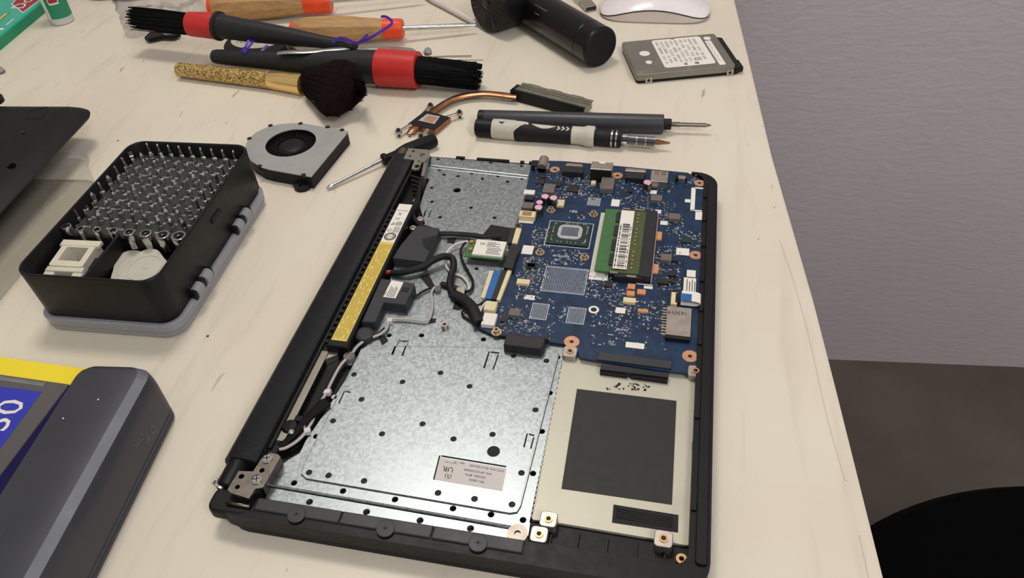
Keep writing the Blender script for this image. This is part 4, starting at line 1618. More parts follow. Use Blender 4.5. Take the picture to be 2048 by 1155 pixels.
# white magnetiser block
q = (P(146, 513, 39))
mg = thing('magnetizer', (q.x, q.y, 12), 'white square magnetizer block in the left compartment of the bit case', 'magnetizer')
M2 = Matrix.Translation((q.x, q.y, 0)) @ Matrix.Rotation(math.radians(4), 4, 'Z') @ Matrix.Translation((0, 0, 35)) @ Matrix.Rotation(math.radians(5), 4, 'X') @ Matrix.Translation((0, 0, -30))
mb = MB(M2)
mb.prism(rrect(-12, 12, -9, 14, 1.5, 3), 22, 35, holes=[rrect(-7.8, 7.8, -4.2, 8, 0.6, 2)])
obj('block', mb, IVORY, mg)
mb = MB(M2)
mb.box(-13, 13, -13, -8.6, 20, 34.4, bev=1)
mb.box(-14, 14, 9, 14.5, 33, 35.6, bev=0.8)
obj('crossbar', mb, IVORY, mg)
for xa, xb in ((-13.4, -6.4), (6.4, 13.4)):
    mb = MB(M2)
    mb.box(xa, xb, -19.5, -12.4, 20, 33.4, bev=1)
    obj('prong', mb, IVORY, mg)
mb = MB(M2)
mb.box(-11, 11, -8, 12, 9, 22)
mb.box(12, 15, -6, 4, 10, 30)
obj('base', mb, BLKM, mg)

# two opening picks
for i, (px, py, rot_, z, dz, lb_) in enumerate(((268, 533, 22, 31, 0, 'pale grey opening pick under another in the bit case'), (290, 536, -8, 33.5, 0, 'pale grey opening pick with round recess, topmost in the bit case'))):
    q = P(px, py, z)
    t = thing('opening_pick', (q.x, q.y, 12), lb_, 'opening pick', 'opening picks in the bit case')
    M2 = Matrix.Translation((q.x, q.y, z)) @ Matrix.Rotation(math.radians(rot_), 4, 'Z') @ Matrix.Rotation(math.radians(4 + 2 * i), 4, 'X')
    out = []
    for k in range(36):
        a = 2 * math.pi * k / 36
        r = 15.6 + 2.4 * math.cos(3 * a)
        out.append((r * math.cos(a), r * math.sin(a)))
    mb = MB(M2)
    mb.prism(out, -1, 0.4, bev=0.4)
    obj('blade', mb, LGREY, t)
    mb = MB(M2)
    mb.ringcyl(0, 0, 0.4, 0.75, 11.4, 10.6, 32)
    mb.box(-2, 2, -0.4, 0.4, 0.4, 0.7)
    obj('recess_ring', mb, LGREY, t)
# stand that keeps the picks up: folded foam in the compartment
mb = MB(M)
mb.box(2, HX - 6, -HY + 6, YP - 6, 12, 28, bev=1)
fo = obj('foam_pad', mb, BLKM, bc)

# ================================================================== cooling fan
ZN = 12
fp = [(490, 295), (496, 278.5), (511.5, 264.6), (535, 254), (558.6, 248), (588, 246), (608.5, 247), (643, 253), (697, 262.5), (622, 353), (603, 350), (567, 343.6), (539, 338.7), (522.6, 334), (502, 321), (493.5, 307.6)]
fpm = PX(fp, ZN)
fan = thing('cooling_fan', (-90, 325, 0), 'laptop blower fan with grey metal cover beside the bit case', 'fan')
cc = P(581.5, 285, ZN)
rr = (P(631, 284, ZN) - P(533, 285, ZN)).length / 2
mb = MB()
mb.prism(fpm, ZN - 0.8, ZN, holes=[circ(cc.x, cc.y, rr, 36)])
obj('top_cover', mb, FANM, fan)
mb = MB()
mb.prism(offset2d(fpm, 0.6), 1.5, ZN - 0.85, holes=[circ(cc.x, cc.y, rr + 2, 32)])
mb.prism(offset2d(fpm, 0.6), 0, 1.5)
q = P(603, 362, 6)
mb.prism(circ(q.x, q.y, 7, 14), 0, 4, holes=[circ(q.x - 0.5, q.y - 3, 1.8, 10)])
obj('housing', mb, BLKM, fan)
for px, py in ((541, 251), (601, 247), (655, 254), (684, 260), (499, 277), (519, 332), (607, 350)):
    q = P(px, py, ZN)
    mb = MB()
    mb.lathe((q.x, q.y, ZN - 3), (0, 0, 1), [(0, 2), (3.4, 2)], 10)
    obj('clip', mb, BLKM, fan)
mb = MB()
for k in range(44):
    a = 2 * math.pi * k / 44
    a2 = a + 0.22
    x0, y0, x1, y1 = cc.x + rr * 0.56 * math.cos(a), cc.y + rr * 0.56 * math.sin(a), cc.x + rr * 1.02 * math.cos(a2), cc.y + rr * 1.02 * math.sin(a2)
    nx, ny = -(y1 - y0), (x1 - x0)
    ln = math.hypot(nx, ny)
    nx, ny = nx / ln * 0.35, ny / ln * 0.35
    mb.prism([(x0 - nx, y0 - ny), (x1 - nx, y1 - ny), (x1 + nx, y1 + ny), (x0 + nx, y0 + ny)], 3, 9.6)
mb.lathe((cc.x, cc.y, 2), (0, 0, 1), [(0, rr * 0.6), (6, rr * 0.58), (7.6, rr * 0.5), (8.4, rr * 0.4), (8.6, 0.2)], 32)
obj('impeller', mb, BLK, fan)

# ================================================================== heat sink with copper pipe
hs_ = thing('heatsink', (20, 390, 0), 'copper pipe laptop heatsink with black fin block lying behind the laptop', 'heatsink')
pp = [(816, 268, 3), (845, 246, 3), (869, 222, 3.5), (900, 202, 4.5), (928, 192, 5), (967, 187.5, 5.5), (1000, 190, 5.5), (1014, 192, 5.5), (1034, 194, 5.5)]
mb = MB()
mb.tube([tuple(P(*q)) for q in pp], lambda t: 4.2 if t > 0.04 else 1.2 + 60 * t, 12, 0.55, 6)
obj('heat_pipe', mb, COPPER, hs_)
zz = 6
mb = MB()
bp_ = PX([(818, 246), (851, 221), (899, 234), (869, 259)], zz)
mb.prism(offset2d(bp_, -0.6), 1, zz - 0.4)
obj('copper_base', mb, COPPER, hs_)
mb = MB()
mb.prism(bp_, zz - 0.4, zz)
obj('black_frame', mb, BLKM, hs_)
mb = MB()
mb.prism(PX([(837, 241), (854, 228), (880, 233), (869, 248)], zz), zz, zz + 0.25)
obj('thermal_paste', mb, PASTE, hs_)
mb = MB()
mb.prism(PX([(846, 240), (858, 231), (876, 235), (865, 245)], zz + 0.3), zz + 0.2, zz + 0.4)
obj('contact_pad', mb, COPPAD, hs_)
for a_, b_2 in (((848, 226), (861, 212)), ((892, 234), (919, 226)), ((826, 247), (797, 263)), ((858, 255), (842, 274))):
    mb = MB()
    p0, p1 = P(*a_, 5), P(*b_2, 5)
    mb.tube([tuple(p0), tuple(p1)], 2.0, 8, 0.35)
    mb.lathe((p1.x, p1.y, 3.6), (0, 0, 1), [(0, 3), (2.4, 3)], 14)
    arm = obj('spring_arm', mb, NICKEL, hs_)
    mb = MB()
    mb.lathe((p1.x, p1.y, 0.2), (0, 0, 1), [(0, 1.2), (5.5, 1.2), (5.6, 1.8), (7.6, 1.6)], 12)
    obj('screw', mb, INK, arm)
zt = 11
fa, fb, fc = P(1046, 165, zt), P(1187, 201, zt), P(1033, 179, zt)
ux_ = (fb - fa)
ln = ux_.length
ang = math.degrees(math.atan2(ux_.y, ux_.x))
M2 = frame((fa.x, fa.y, 0), ang)
dp = 15
mb = MB(M2)
for k in range(40):
    x = ln * k / 40
    mb.box(x, x + 0.5, -dp, 0, 3, zt - 0.3)
mb.box(0, ln, -3.5, 0.4, zt - 0.5, zt, bev=0)
mb.box(0, ln, -dp - 0.2, -3.5, zt - 1.3, zt - 0.5)
mb.box(0, ln, -7.2, -6.2, zt - 0.5, zt + 0.1)
for k in range(3):
    mb.box(6 + k * 22, 18 + k * 22, 0.2, 1.6, zt - 0.4, zt - 0.1)
obj('fin_stack', mb, mat('fin_aluminium', (140, 138, 124), 0.4, metal=0.7), hs_)
mb = MB(M2)
mb.box(-3, ln - 1, -dp - 0.8, -13, zt - 1.4, zt - 0.2)
mb.box(-3, ln - 1, -dp - 1.0, -dp - 0.3, 0.8, zt - 0.2)
mb.box(-4, 0, -dp - 0.8, -4, 2, zt - 0.2, bev=0.8)
obj('black_tape', mb, BLKM, hs_)

# ================================================================== screwdrivers behind the laptop
def axis_lathe(mb, p0, p1, prof, seg=24, sy=1.0):
    d = p1 - p0
    mb.lathe(p0, d, prof, seg, sy)


# dark pen driver
p0, p1 = P(957, 238, 8), P(1327, 248, 8)
ln = (p1 - p0).length
dv = thing('precision_screwdriver', (p0.x + ln / 2, p0.y, 0), 'dark grey cylindrical precision screwdriver with a bit, behind the grey gripped one', 'screwdriver')
mb = MB()
axis_lathe(mb, p0, p1, [(5, 7.6), (6, 8), (ln - 0.6, 8), (ln, 7.5)], 32)
obj('barrel', mb, mat('anodised_grey', (66, 66, 70), 0.4, metal=0.3, var=0.03), dv)
mb = MB()
axis_lathe(mb, p0, p1, [(0, 7), (0.8, 7.9), (5, 7.9)], 32)
obj('end_cap', mb, BLK, dv)
mb = MB()
axis_lathe(mb, p0, p1, [(ln, 4.6), (ln + 6.0, 4.6), (ln + 6.4, 4.2)], 20)
obj('collar', mb, BLKM, dv)
mb = MB()
axis_lathe(mb, p0, p1, [(ln + 6.2, 2.0), (ln + 13, 2.1), (ln + 14.5, 1.7), (ln + 34, 1.7), (ln + 38.5, 0.5), (ln + 39, 0.1)], 12)
obj('bit', mb, DSTEEL, dv)

# two-tone handle
p0, p1 = P(952, 254, 8), P(1316, 284, 7.2)
ax = (p1 - p0).normalized()


def tpx(px):
    return (P(px, 254 + (px - 952) * 30 / 364, 8) - p0).dot(ax)


T = tpx
hd = thing('multi_bit_screwdriver', (p0.x + 70, p0.y, 0), 'light grey and black gripped driver handle with clear bit collar', 'screwdriver')
mb = MB()
axis_lathe(mb, p0, p1, [(0, 6.4), (1, 7.6), (T(970), 7.8), (T(987), 7.6)], 28)
obj('end_cap', mb, BLK, hd)
mb = MB()
axis_lathe(mb, p0, p1, [(T(986), 8.1), (T(1000), 8.5), (T(1030), 8.4), (T(1040), 8)], 28)
mb2 = MB()
axis_lathe(mb2, p0, p1, [(T(1136), 7.4), (T(1150), 7.4), (T(1166), 7.6), (T(1174), 8.8), (T(1186), 8.8), (T(1189), 8.2)], 28)
obj('grey_sleeve', mb, LGREY, hd)
obj('grey_collar', mb2, LGREY, hd)
mb = MB()
axis_lathe(mb, p0, p1, [(T(1022), 7.8), (T(1030), 8.3), (T(1040), 8.6), (T(1060), 8.2), (T(1090), 7.7), (T(1120), 7.6), (T(1140), 7.6), (T(1146), 7.3)], 28)
obj('black_grip', mb, BLKM, hd)
u_ = ax.cross(Vector((0, 0, 1))).normalized()
v_ = u_.cross(ax)


def on_grip(px, ang, r):
    a = math.radians(ang)
    return p0 + ax * T(px) + u_ * (r * math.cos(a)) + v_ * (r * math.sin(a))


def grip_patch(mb, pts, r):
    mb.face([mb._v(on_grip(px, a, r)) for px, a in pts])


mb = MB()
for seg_ in ((1030, 1042), (1042, 1058)):
    pass
rows = [(1030, 20, 95, 8.75), (1036, 40, 95, 8.85), (1044, 60, 95, 8.85), (1052, 74, 95, 8.7), (1058, 70, 88, 8.6)]
for (xa, a0, a1, ra), (xb, b0, b1, rb) in zip(rows, rows[1:]):
    n_ = 4
    for k in range(n_):
        f = lambda lo, hi, t: lo + (hi - lo) * t
        mb.face([mb._v(on_grip(xa, f(a0, a1, k / n_), ra)), mb._v(on_grip(xb, f(b0, b1, k / n_), rb)), mb._v(on_grip(xb, f(b0, b1, (k + 1) / n_), rb)), mb._v(on_grip(xa, f(a0, a1, (k + 1) / n_), ra))])
rows = [(1064, 82, 84, 8.35), (1074, 66, 84, 8.2), (1086, 56, 84, 8.05), (1098, 60, 84, 7.95), (1112, 78, 82, 7.9)]
for (xa, a0, a1, ra), (xb, b0, b1, rb) in zip(rows, rows[1:]):
    for k in range(4):
        f = lambda lo, hi, t: lo + (hi - lo) * t
        mb.face([mb._v(on_grip(xa, f(a0, a1, k / 4), ra)), mb._v(on_grip(xb, f(b0, b1, k / 4), rb)), mb._v(on_grip(xb, f(b0, b1, (k + 1) / 4), rb)), mb._v(on_grip(xa, f(a0, a1, (k + 1) / 4), ra))])
for k in range(3):
    x = 1114 + k * 9
    for pts in ([(x, 84), (x + 4, 84), (x + 8, 68), (x + 4, 68)], [(x + 4, 68), (x + 8, 68), (x + 4, 56), (x, 56)]):
        grip_patch(mb, pts, 7.85)
obj('grey_inlay', mb, LGREY, hd)
mb = MB()
grip_patch(mb, [(999, 78), (1012, 78), (1006, 62)], 8.75)
obj('triangle_mark', mb, INK, hd)
mb = MB()
axis_lathe(mb, p0, p1, [(T(1188), 5.5), (T(1192), 5.5), (T(1192.5), 6.8), (T(1242), 6.8), (T(1243), 6)], 24)
obj('chuck', mb, BLKM, hd)
mb = MB()
for x in (1222, 1231):
    axis_lathe(mb, p0, p1, [(T(x), 6.7), (T(x + 0.4), 7), (T(x + 3.4), 7), (T(x + 3.8), 6.7)], 24)
for x in (1272, 1290):
    axis_lathe(mb, p0, p1, [(T(x), 3.8), (T(x + 0.3), 4.2), (T(x + 2.6), 4.2), (T(x + 3), 3.8)], 20)
obj('steel_ring', mb, STEEL, hd)
mb = MB()
axis_lathe(mb, p0, p1, [(T(1243), 4.3), (T(1312), 4.3)], 20)
obj('clear_collar', mb, CLEAR, hd)
mb = MB()
axis_lathe(mb, p0, p1, [(T(1254), 3.8), (T(1309), 3.8)], 18)
mb.lathe(p0, p1 - p0, [(T(1242), 2), (T(1255), 2)], 6)
obj('bit_holder', mb, GUN, hd)
mb = MB()
axis_lathe(mb, p0, p1, [(T(1309), 2.4), (T(1316), 2.2), (T(1328), 1.4), (T(1338), 0.9), (T(1341), 0.1)], 6)
obj('bit', mb, COPPER, hd)

# small screwdriver with chrome shaft
p0, p1 = P(653, 377, 2.2), P(766, 319, 5.2)
p2 = P(868, 280, 6.2)
sd = thing('small_screwdriver', (p1.x, p1.y, 0), 'small black handled screwdriver with chrome shaft beside the laptop hinge', 'screwdriver')
mb = MB()
ln = (p1 - p0).length
mb.lathe(p0, p1 - p0, [(0, 0.4), (3, 1.8), (6, 1.8), (9, 1.5), (ln + 4, 1.5)], 14)
obj('shaft', mb, STEEL, sd)
mb = MB()
ln = (p2 - p1).length
mb.lathe(p1, p2 - p1, [(-1, 3.4), (0, 5), (2.5, 5), (4, 3.4), (12, 3.6), (18, 5.4), (22, 6), (ln - 1.5, 6.1), (ln + 1, 5.4), (ln + 1.8, 4)], 10)
obj('handle', mb, BLK, sd)

# ================================================================== hard drive
hA, hB, hC, hD = [P(*q, 8.5) for q in ((1240, 85), (1278, 151), (1489, 128), (1437, 69))]
cx, cy = (hA.x + hB.x + hC.x + hD.x) / 4, (hA.y + hB.y + hC.y + hD.y) / 4
ang = math.degrees(math.atan2((hD - hA).y + (hC - hB).y, (hD - hA).x + (hC - hB).x))
M = frame((cx, cy, 0), ang)
hdd = thing('hard_drive', (cx, cy, 0), 'silver laptop hard drive with white label near the table edge', 'hard drive')
mb = MB(M)
mb.prism(rrect(-49.5, 43, -34.4, 34.4, 3, 3), 3.2, 9, bev=0.8)
drv = obj('casing', mb, HDDM, hdd)
mb = MB(M)
mb.prism(rrect(-49, 47, -33.6, 33.6, 3, 3), 0, 3.2)
mb.prism([(43, -34), (50.5, -33.5), (50.5, -20), (49, -18), (49, 28), (43, 31)], 2, 6.8, bev=0.4)
obj('circuit_board', mb, BLKM, hdd)
for px_ in (-38, 38):
    mb = MB(M)
    mb.box(px_ - 3.2, px_ + 3.2, -35.2, -34, 0.4, 5.6)
    lug = obj('mounting_lug', mb, NICKEL, hdd)
    mb = MB(M)
    mb.lathe((px_, -35.3, 3), (0, 1, 0), [(0, 1.5), (0.3, 1.5)], 12)
    obj('screw_hole', mb, INK, lug)
mb = MB(M)
mb.prism(rrect(-21, 27, -26, 31, 3, 3), 9, 9.12)
lbl = obj('drive_label', mb, WHT, hdd, label='white printed label')
for sp in (rrect(29, 35, -30, 20, 1, 2), circ(33, 25, 3.6), circ(-33, 6, 5, 20), circ(-33, -12, 3, 16, 3.4)):
    mb = MB(M)
    mb.prism(sp, 9, 9.12)
    obj('white_sticker', mb, WHT, hdd)
mb = MB(M)
random.seed(12)
zl = 9.14
for c in range(9):
    x = -18 + c * 4.6
    y = 27
    while y > -18:
        t = random.uniform(4, 14)
        for s_ in (0, 1.5):
            mb.box(x + s_, x + s_ + random.choice((0.5, 0.7)), max(y - t, -18), y, zl, zl + 0.02)
        y -= t + random.uniform(1.5, 5)
mb.box(-2, 1, -24, -20, zl, zl + 0.02)
mb.box(8, 12, -24, -20, zl, zl + 0.02)
mb.ringcyl(12, -14, zl, zl + 0.02, 2.6, 1.5)
for k in range(10):
    mb.box(30.5 + (k % 2), 31.2 + (k % 2), 16 - k * 4.2, 18.5 - k * 4.2, zl, zl + 0.02)
obj('label_print', mb, INKG, lbl)
mb = MB(M)
for x, y in ((-45, -30), (0, -31.5), (-45, 30), (0, 31)):
    mb.lathe((x, y, 8.9), (0, 0, 1), [(0, 2.2), (0.4, 2.1), (0.5, 1)], 14)
obj('cover_screw', mb, NICKEL, hdd)

# ================================================================== white mouse
mA, mB_ = P(1197, 22, 9), P(1421, 28, 9)
ang = math.degrees(math.atan2((mB_ - mA).y, (mB_ - mA).x))
mc = (mA + mB_) / 2
nrm = Vector((-math.sin(math.radians(ang)), math.cos(math.radians(ang)), 0))
ne = P(1318, 46, 1)
off = (ne - mc).dot(nrm)
mc = mc + nrm * (off + 28.5)
M = frame((mc.x, mc.y, 0), ang)
ms_ = thing('computer_mouse', (mc.x, mc.y, 0), 'low white wireless mouse at the back of the table', 'mouse')


def mouse_ring(x, z0f, z1f, n_=9, wid=28.5):
    hw = wid * (1 - abs(x / 57.5) ** 6) ** 0.4 if abs(x) < 57.5 else 0
    pts = []
    for k in range(n_):
        y = -hw + 2 * hw * k / (n_ - 1)
        pts.append((x, y, z0f(x, y, hw)))
    for k in range(n_ - 1, -1, -1):
        y = -hw + 2 * hw * k / (n_ - 1)
        pts.append((x, y, z1f(x, y, hw)))
    return pts


seamz = lambda x: 3.4 + 10.5 * max(0.0, 1 - (x / 57.3) ** 2) ** 1.5
topz = lambda x, y, hw: seamz(x) + 0.3 + (8.6 * (1 - (x / 58) ** 2) ** 0.5) * (1 - (abs(y) / (hw + 0.01)) ** 2.6) ** 0.6 if hw > 0 else seamz(x)
xs = [-57.2, -56.5, -55, -52, -47, -40, -30, -20, -10, 0, 10, 20, 30, 40, 47, 52, 55, 56.5, 57.2]
mb = MB(M)
mb.loft([mouse_ring(x, lambda X, Y, H: seamz(X) + 0.5, lambda X, Y, H: topz(X, Y, H) + 0.6) for x in xs])
obj('top_shell', mb, MOUSEW, ms_)
mb = MB(M)
mb.loft([mouse_ring(x, lambda X, Y, H: 0.8 + 2.4 * abs(X / 57) ** 6, lambda X, Y, H: seamz(X), wid=27.6) for x in xs])
obj('base', mb, MOUSEB, ms_)
mb = MB(M)
mb.box(-40, 40, -19, -15, 0, 1.6)
mb.box(-40, 40, 15, 19, 0, 1.6)
obj('glide_foot', mb, BLKM, ms_)
mb = MB(M)
mb.loft([mouse_ring(x, lambda X, Y, H: seamz(X) - 1.0, lambda X, Y, H: seamz(X) + 0.5, wid=27.95) for x in xs])
obj('seam', mb, INK, ms_)

# ================================================================== black blower
R_ = 19.5
e0 = P(1201, 95, R_)
e1 = P(1062, 12, R_)
ax = (e1 - e0).normalized()
bl = thing('air_blower', (e0.x - 30, e0.y + 30, 0), 'black cylindrical handheld air blower lying at the back of the table', 'air blower')
mb = MB()
mb.lathe(e0, ax, [(0.3, R_ - 0.9), (1.2, R_), (17, R_), (17.3, R_ - 0.4), (18, R_ - 0.4), (18.3, R_), (118, R_), (120, R_ - 3)], 44)
obj('handle', mb, BLKG, bl)
mb = MB()
mb.lathe(e0, ax, [(-0.6, R_ - 2.4), (0.4, R_ - 0.9)], 44)
obj('end_cap', mb, BLKM, bl)
mb = MB()
side = ax.cross(Vector((0, 0, 1))).normalized()
if side.y > 0:
    side = -side
for t0, t1, an in ((70, 92, 48), (78, 86, 28)):
    a = math.radians(an)
    d = side * (R_ * math.cos(a)) + Vector((0, 0, R_ * math.sin(a)))
    mb.tube([tuple(e0 + ax * t0 + d), tuple(e0 + ax * t1 + d)], 0.35, 5)
obj('printed_lines', mb, INKG, bl)
gc = P(972, 5, 31)
g_ax = Vector((-0.62, -0.70, 0.12)).normalized()
back_ = -g_ax
mb = MB()
mb.lathe(gc, back_, [(0, 25), (0, 28), (2, 29.2), (12, 29.2), (30, 28), (60, 24), (80, 20)], 44)
obj('motor_head', mb, BLK, bl)
mb = MB()
u2 = g_ax.cross(Vector((0, 0, 1))).normalized()
v2 = u2.cross(g_ax)
for k in range(26):
    a = 2 * math.pi * k / 26
    d0 = u2 * math.cos(a) + v2 * math.sin(a)
    d1 = u2 * math.cos(a + 0.25) + v2 * math.sin(a + 0.25)
    mb.tube([tuple(gc + d0 * 6 - g_ax * 1.0), tuple(gc + d1 * 25.5 - g_ax * 0.2)], 0.9, 6)
mb.lathe(gc - g_ax * 1.5, g_ax, [(0, 7), (1.6, 6.4), (2.4, 4)], 20)
obj('intake_grille', mb, BLKG, bl)
mb = MB()
mb.lathe(gc - g_ax * 5, g_ax, [(0, 25.2), (0.4, 25.2)], 36)
obj('grille_back', mb, INK, bl)

# ================================================================== brushes
def strands(mb, o, ax, n_, r0, r1, length, rs, seed, sy=1.0, lo=0.8):
    random.seed(seed)
    ax = ax.normalized()
    u = ax.cross(Vector((0, 0, 1))).normalized()
    v = u.cross(ax)
    for k in range(n_):
        a = random.uniform(0, 6.283)
        q = math.sqrt(random.uniform(0.05, 1))
        d = u * math.cos(a) + v * math.sin(a) * sy
        ll = length * random.uniform(lo, 1.0)
        p_ = o + d * (r0 * q)
        e_ = o + ax * ll + d * (r1 * q * random.uniform(0.9, 1.08))
        mb.tube([tuple(p_), tuple(p_.lerp(e_, 0.5) + d * 0.4), tuple(e_)], rs, 4)


def ribbon(mb, pts, w_, k=6):
    pts = spline(pts, k)
    rings = []
    for i, p in enumerate(pts):
        t = (pts[min(i + 1, len(pts) - 1)] - pts[max(0, i - 1)]).normalized()
        u = t.cross(Vector((0.2, -0.7, 0.6))).normalized()
        nn = u.cross(t)
        rings.append([p + u * w_ + nn * 0.15, p - u * w_ + nn * 0.15, p - u * w_ - nn * 0.15, p + u * w_ - nn * 0.15])
    mb.loft(rings, True)


# lower big brush
zb = 18
p0, p1 = P(428, 113, zb), P(838, 140, zb)
ax = (p1 - p0).normalized()
ln = (p1 - p0).length
t_f = (P(757, 135, zb) - p0).dot(ax)
br = thing('detailing_brush', (p0.x + ln / 2, p0.y, 0), 'large black detailing brush with red ferrule, bristles pointing right', 'brush', 'black brushes with red ferrules')
mb = MB()
mb.lathe(p0, ax, [(-2.5, 2), (-1.5, 4.6), (0, 6.2), (4, 7), (40, 8.2), (90, 10.5), (t_f - 30, 13.4), (t_f - 12, 15.4), (t_f, 15.8)], 28)
obj('handle', mb, RUB, br)
mb = MB()
mb.lathe(p0, ax, [(t_f, 16.6), (t_f + 0.8, 17.4), (ln - 1, 16.8), (ln, 16.0)], 32)
obj('ferrule', mb, RED, br)
mb = MB()
ob = P(838, 143, zb)
bx = (P(958, 156, 15) - ob)
mb.lathe(p1 - ax * 1, bx, [(0, 13.5), (15, 13.2), (bx.length * 0.8, 12), (bx.length * 0.9, 10.5)], 22, 0.9)
strands(mb, p1, bx, 260, 14.2, 13.6, bx.length + 2, 0.45, 4, 0.85, 0.9)
strands(mb, p1 + Vector((0, 4, 8)), bx + Vector((2, 8, 2)), 4, 3, 5, bx.length + 3, 0.3, 8)
obj('bristles', mb, BRISTLE, br, kind='stuff')
mb = MB()
rbp = [(482, 100, 26), (490, 108, 25), (497, 95, 27), (506, 82, 29), (500, 78, 30), (490, 97, 26), (494, 106, 25)]
ribbon(mb, [tuple(P(*q)) for q in rbp], 1.3)
ribbon(mb, [tuple(P(*q)) for q in ((520, 108, 25), (526, 99, 27), (535, 90, 29))], 1.2)
kq = P(490, 103, 26)
mb.lathe(kq - Vector((0, 0, 4)), (0, 0, 1), [(0, 1.5), (2, 3.4), (5, 3.6), (8, 1.6)], 14)
obj('hanging_ribbon', mb, PURP, br)

# upper smaller brush, leaning over the handles
p0, p1 = P(438, 52, 36), P(714, 94, 27)
ax = (p1 - p0).normalized()
ln = (p1 - p0).length
br = thing('detailing_brush', (p0.x + 70, p0.y, 0), 'smaller black detailing brush with red ferrule, bristles pointing left', 'brush', 'black brushes with red ferrules')
mb = MB()
mb.lathe(p0, ax, [(-2, 12.5), (-1.5, 14.2), (1.5, 14.2), (2.5, 12), (8, 11.6), (40, 10.4), (80, 8.6), (ln - 40, 6.4), (ln - 10, 5.4), (ln - 3, 5), (ln, 3)], 26)
obj('handle', mb, RUB, br)
q0 = P(381, 48, 36)
fl_ = (q0 - p0)
mb = MB()
mb.lathe(p0, fl_, [(1.6, 12.8), (2.4, 13.2), (fl_.length, 11.8), (fl_.length + 0.6, 11)], 30)
obj('ferrule', mb, RED, br)
q1 = P(266, 36, 36)
bx = q1 - q0
mb = MB()
mb.lathe(q0 - bx.normalized(), bx, [(0, 10.2), (bx.length * 0.5, 10.6), (bx.length * 0.9, 9.5)], 20)
strands(mb, q0, bx, 220, 10.8, 11, bx.length + 2, 0.42, 14, 1, 0.9)
obj('bristles', mb, BRISTLE, br, kind='stuff')
mb = MB()
rp = [(665, 85, 33), (680, 76, 36), (697, 80, 36), (712, 86, 34), (738, 77, 40), (760, 64, 44), (781, 50, 46), (783, 42, 46), (773, 34, 46), (762, 33, 44)]
ribbon(mb, [tuple(P(*q)) for q in rp], 1.3)
ribbon(mb, [tuple(P(*q)) for q in ((716, 88, 34), (725, 79, 37), (736, 69, 40))], 1.3)
obj('hanging_ribbon', mb, PURP, br)

# gold make-up brush
p0, p1 = P(357, 139, 8), P(541, 160, 8.5)
ax = (p1 - p0).normalized()
ln = (p1 - p0).length
mk_ = thing('makeup_brush', (p0.x + ln, p0.y, 0), 'gold glitter handled make-up brush with dark brown hair in front of the brushes', 'brush')
mb = MB()
mb.lathe(p0, ax, [(0, 5.5), (0.8, 7), (ln * 0.5, 7.6), (ln, 8.3)], 26)
obj('handle', mb, GLIT, mk_)
mb = MB()
p2 = P(607, 169, 9)
ax2 = (p2 - p1)
mb.lathe(p1, ax2, [(0, 8.4), (0.5, 8.7), (ax2.length * 0.5, 9.2), (ax2.length, 10.2), (ax2.length, 9.4)], 28)
obj('ferrule', mb, GOLD, mk_)
# slanted hair head lofted over its outline
out = [((606, 150), (607, 184)), ((625, 140), (622, 196)), ((648, 128), (632, 212)), ((672, 120), (640, 226)), ((695, 119), (650, 234)), ((712, 126), (672, 234)), ((724, 146), (697, 220)), ((731, 166), (716, 202)), ((732, 178), (727, 190))]
mb = MB()
rings = []
for i, (a_, b_2) in enumerate(out):
    t = i / 8
    pa, pb = P(*a_, 11 + 30 * min(1, t * 2)), P(*b_2, 11)
    hh = [9, 9.5, 9.5, 9, 8.5, 8, 7, 5, 3][i]
    cmid = (pa + pb) / 2
    hd_ = (pa - pb) / 2
    hd_ = hd_ * 0.94
    rings.append([cmid + hd_ * math.cos(2 * math.pi * k / 28) + Vector((0, 0, hh * math.sin(2 * math.pi * k / 28))) for k in range(28)])
mb.loft(rings)
random.seed(44)
root = (P(606, 167, 11))
for k in range(520):
    i = random.choice((4, 5, 6, 7, 8, 8, 7, 6, 5))
    a = random.uniform(0, 6.283)
    r0 = rings[0][int(a / 6.2832 * 27)]
    r1 = rings[min(3, i)][int(a / 6.2832 * 27)]
    r2 = rings[i][int(a / 6.2832 * 27)]
    r2 = r2 + (r2 - r1).normalized() * random.uniform(0, 3)
    mb.tube([tuple(r0), tuple(r1 + (r1 - root).normalized() * 0.15), tuple(r2)], 0.28, 3)
obj('bristles', mb, HAIR, mk_, kind='stuff')

# small silver cylinder behind the make-up brush
q = P(741, 165, 4)
mb = MB()
mb.lathe((q.x - 7, q.y, 4), (1, 0, 0), [(0, 3.4), (0.5, 4), (13, 4), (13.5, 3.4)], 18)
o = obj('metal_sleeve', mb, NICKEL, None, (q.x, q.y, 0))
tag(o, 'short silver metal sleeve between the make-up brush and red ferrule', 'sleeve')

# wooden handled tools
def wood_tool(pl, pw0, pw1, pr, ps, prof, label, loc):
    t = thing('wooden_handle_screwdriver', loc, label, 'screwdriver', 'wooden handled screwdrivers')
    d = pw1 - pw0
    mb = MB()
    mb.lathe(pw0, d, [(a * d.length, r) for a, r in prof], 10)
    obj('handle', mb, WOOD, t)
    mb = MB()
    mb.lathe(pw0, -d, [(0, prof[0][1] * 0.95), (4, prof[0][1] * 0.95), (5.5, prof[0][1] * 0.7)], 18)
    obj('end_cap', mb, ORED, t)
    mb = MB()
    l2 = (pr - pw1).length
    r = prof[-1][1]
    mb.lathe(pw1, d, [(-1, r * 1.04), (l2 * 0.9, r * 1.0), (l2, r * 0.9), (l2 + 0.3, 3)], 24)
    obj('ferrule', mb, ORED, t)
    mb = MB()
    dd = ps - pr
    mb.lathe(pr - d.normalized() * 2, dd, [(0, 2.6), (dd.length - 14, 2.6), (dd.length, 1.0)], 12)
    obj('shaft', mb, STEEL, t)


